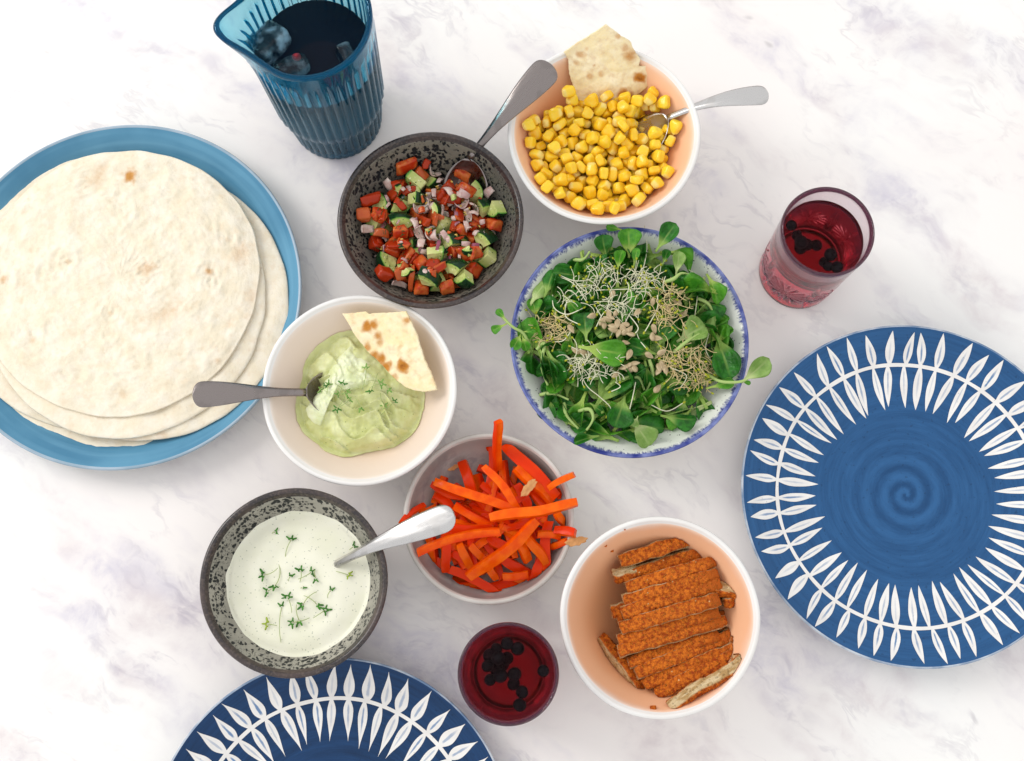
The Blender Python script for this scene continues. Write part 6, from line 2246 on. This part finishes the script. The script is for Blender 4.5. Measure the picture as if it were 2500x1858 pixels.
    tan_m = tan_m.pbr(tan_m.mix(tan_m.noise(tan_m.co(), 90, 2), '#cdb078', '#e6d6a4'), 0.5)
    tipm = NG('yellow_green_sprout_tip').pbr('#a6ab2c', 0.45)

    def zat(x, y):
        return mound(x, y) + 0.0075
    long_ = [[(1000, 130), (1015, 250), (1005, 340), (985, 420)], [(700, 530), (850, 525), (980, 520)], [(1090, 430), (1060, 400), (1130, 350)], [(1260, 395), (1330, 440), (1370, 500), (1390, 540)], [(1335, 500), (1320, 640), (1300, 770)], [(480, 450), (560, 490), (640, 600)], [(580, 440), (560, 460), (600, 510), (640, 540)],
             [(1080, 560), (1080, 640), (1030, 740), (1000, 790)], [(950, 790), (970, 840), (1010, 890)], [(620, 950), (590, 1000), (640, 1120), (720, 1190), (790, 1260), (770, 1310)], [(945, 1100), (925, 1200), (895, 1320)], [(800, 620), (740, 680), (700, 760)], [(900, 680), (960, 760), (940, 800)], [(810, 870), (700, 900), (610, 1000), (530, 1080)],
             [(430, 560), (440, 640), (520, 680), (620, 640)], [(560, 760), (500, 840), (440, 850)], [(1160, 1010), (1260, 1060), (1220, 1140)], [(330, 1110), (345, 1160), (350, 1190)], [(650, 470), (560, 470), (480, 440)], [(830, 600), (900, 640), (990, 650)], [(1040, 1240), (1140, 1280), (1240, 1230)], [(820, 1100), (850, 1130), (790, 1160)], [(1400, 800), (1380, 900), (1440, 1000)], [(520, 590), (510, 690), (590, 740)]]
    for path in long_:
        pts = []
        for (x, y) in path:
            q = at(*z3(x, y), 0.05)
            q = at(*z3(x, y), zat(q.x, q.y) + rnd.uniform(0.001, 0.004))
            pts.append(q)
        q = []
        for j in range(len(pts) - 1):
            p0, p1, p2, p3 = pts[max(j - 1, 0)], pts[j], pts[j + 1], pts[min(j + 2, len(pts) - 1)]
            for kk in range(7):
                t = kk / 7
                q.append(0.5 * (2 * p1 + (p2 - p0) * t + (2 * p0 - 5 * p1 + 4 * p2 - p3) * t * t + (3 * p1 - p0 - 3 * p2 + p3) * t ** 3))
        q.append(pts[-1])
        o0 = q[0]
        root = thing('sprout', 'long thin white sprout thread lying over the salad leaves', 'sprout', o0, 'long sprout threads on the salad')
        V, Fc = tube([v - o0 for v in q], 0.00040, 6)
        obj('stem', mesh('sprout_stem', V, Fc), sprout_m, root)
        e = q[-1] - o0
        d = (q[-1] - q[-2]).normalized() * 0.0022
        V, Fc = tube([e - d * 0.2, e + d * 0.4, e + d], [0.0006, 0.0010, 0.0003], 6)
        obj('tip', mesh('sprout_tip', V, Fc), tipm, root)
    CL = [((750, 440), (0.012, 0.014), 34, sprout_m, .012, 'tuft of white sprouts at the upper middle of the salad'), ((1000, 470), (0.015, 0.010), 44, sprout_m, .013, 'tangle of pale sprouts at the upper right of the salad'), ((1150, 640), (0.014, 0.018), 64, tan_m, .013, 'tangle of tan sprout threads right of the seeds'),
          ((405, 765), (0.0135, 0.0125), 90, tan_m, .011, 'round clump of tan sprouts by the left rim'), ((700, 985), (0.018, 0.012), 62, sprout_m, .014, 'tuft of white sprouts below the large centre leaf'), ((1280, 990), (0.020, 0.017), 105, tan_m, .014, 'large tangle of pale tan sprouts at the right of the salad'), ((820, 640), (0.016, 0.010), 30, sprout_m, .014, 'loose white sprouts beside the sunflower seeds'), ((580, 530), (0.012, 0.010), 18, sprout_m, .012, 'few white sprouts at the upper left of the salad')]
    for (c, (ax, ay), n, m, Ls, lab) in CL:
        cc = at(*z3(*c), 0.056)
        V, Fc, V2, F2 = [], [], [], []
        for i in range(int(n * 1.2)):
            a, r = rnd.uniform(0, 2 * PI), math.sqrt(rnd.random())
            x, y = cc.x + ax * r * math.cos(a), cc.y + ay * r * math.sin(a)
            z = zat(x, y) + 0.001 + 0.006 * (1 - r) * rnd.random() + 0.001
            t = rnd.uniform(0, 2 * PI) if m is tan_m else rnd.gauss(1.2, 0.8)
            L = Ls * rnd.uniform(0.5, 1.4)
            pts, p = [], Vector((x, y, z))
            cv = rnd.uniform(-1, 1) * 0.45
            p -= Vector((math.cos(t), math.sin(t), 0)) * L * 0.5
            for s in range(8):
                pts.append(p.copy())
                t += cv + rnd.uniform(-.2, .2)
                p += Vector((math.cos(t), math.sin(t), 0.25 * math.sin(s * 0.9 + i))) * L / 7
            pts = [q - cc for q in pts]
            rr = rnd.uniform(0.00018, 0.00032) if m is tan_m else rnd.uniform(0.00020, 0.00034)
            tube(pts, rr, 5, V, Fc)
            if rnd.random() < 0.5:
                d = (pts[-1] - pts[-2]).normalized() * 0.002
                tube([pts[-1] - d * 0.2, pts[-1] + d * 0.5, pts[-1] + d], [0.0005, 0.0009, 0.0003], 5, V2, F2)
        root = thing('sprout_tangle', lab, 'sprouts', cc, 'sprout tangles on the salad')
        root['kind'] = 'stuff'
        obj('threads', mesh('threads', V, Fc), m, root)['kind'] = 'stuff'
        obj('seed_tips', mesh('seed_tips', V2, F2), tipm, root)['kind'] = 'stuff'
    # sunflower seeds
    prof = []
    V, Fc = uvball(1.0, 12, 10)
    V2 = []
    for (x, y, z) in V:
        t = (z + 1) / 2
        f = (math.sin(PI * t ** 0.75) ** 0.85) if 0 < t < 1 else 0
        V2.append((z * 0.0040, x / max(1e-6, math.hypot(x, y)) * f * 0.0022 if math.hypot(x, y) > 1e-6 else 0, y / max(1e-6, math.hypot(x, y)) * f * 0.0014 if math.hypot(x, y) > 1e-6 else 0))
    sm = mesh('sunflower_seed', V2, Fc)
    g = NG('hulled_sunflower_seed')
    p = g.co()
    st = g.noise(g.mapping(p, scale=(120, 900, 900)), 1.0, 2)
    ms = g.pbr(g.mix(g.sm(st, 0.35, 0.65), '#a89270', '#c4b08c'), 0.45, normal=g.bump(st, 0.2, 0.0004))
    seeds = [(780, 680), (770, 710), (740, 720), (750, 742), (800, 752), (832, 738), (880, 742), (805, 775), (838, 798), (885, 785), (912, 802), (672, 690), (825, 668), (860, 760), (795, 700), (910, 770), (1060, 770), (1050, 815), (1078, 828), (885, 855), (1225, 545), (1200, 605), (1140, 640), (1050, 605), (955, 668),
             (800, 560), (905, 930), (1108, 915), (1030, 935), (935, 1010), (900, 1000), (870, 1010), (905, 1025), (940, 985), (820, 1055), (1090, 1010), (1110, 1000), (1130, 1020), (1085, 1035), (1080, 1140), (575, 905), (620, 915), (400, 830), (1290, 710), (1240, 680), (460, 1000), (305, 905), (545, 770)]
    for i, (x, y) in enumerate(seeds):
        q = at(*z3(x, y), 0.055)
        z = zat(q.x, q.y) + (0.0035 if 640 < x < 930 and y < 820 else 0.002)
        qq = Quaternion((0, 0, 1), rnd.uniform(0, 2 * PI)) @ Quaternion((0, 1, 0), rnd.uniform(-.4, .4)) @ Quaternion((1, 0, 0), rnd.uniform(-.6, .6))
        heap = 640 < x < 930 and y < 820
        place('sunflower_seed', sm, ms, at(*z3(x, y), z), qq, 'pale sunflower seed in the small heap at the salad centre' if heap else 'single sunflower seed scattered among the salad leaves', 'seed', 'sunflower seeds heaped on the salad' if heap else 'sunflower seeds scattered on the salad', rnd.uniform(0.85, 1.12))


build_corn()
build_salsa()
build_dip()
build_sauce()
build_peppers()
build_cutlet()
build_salad()
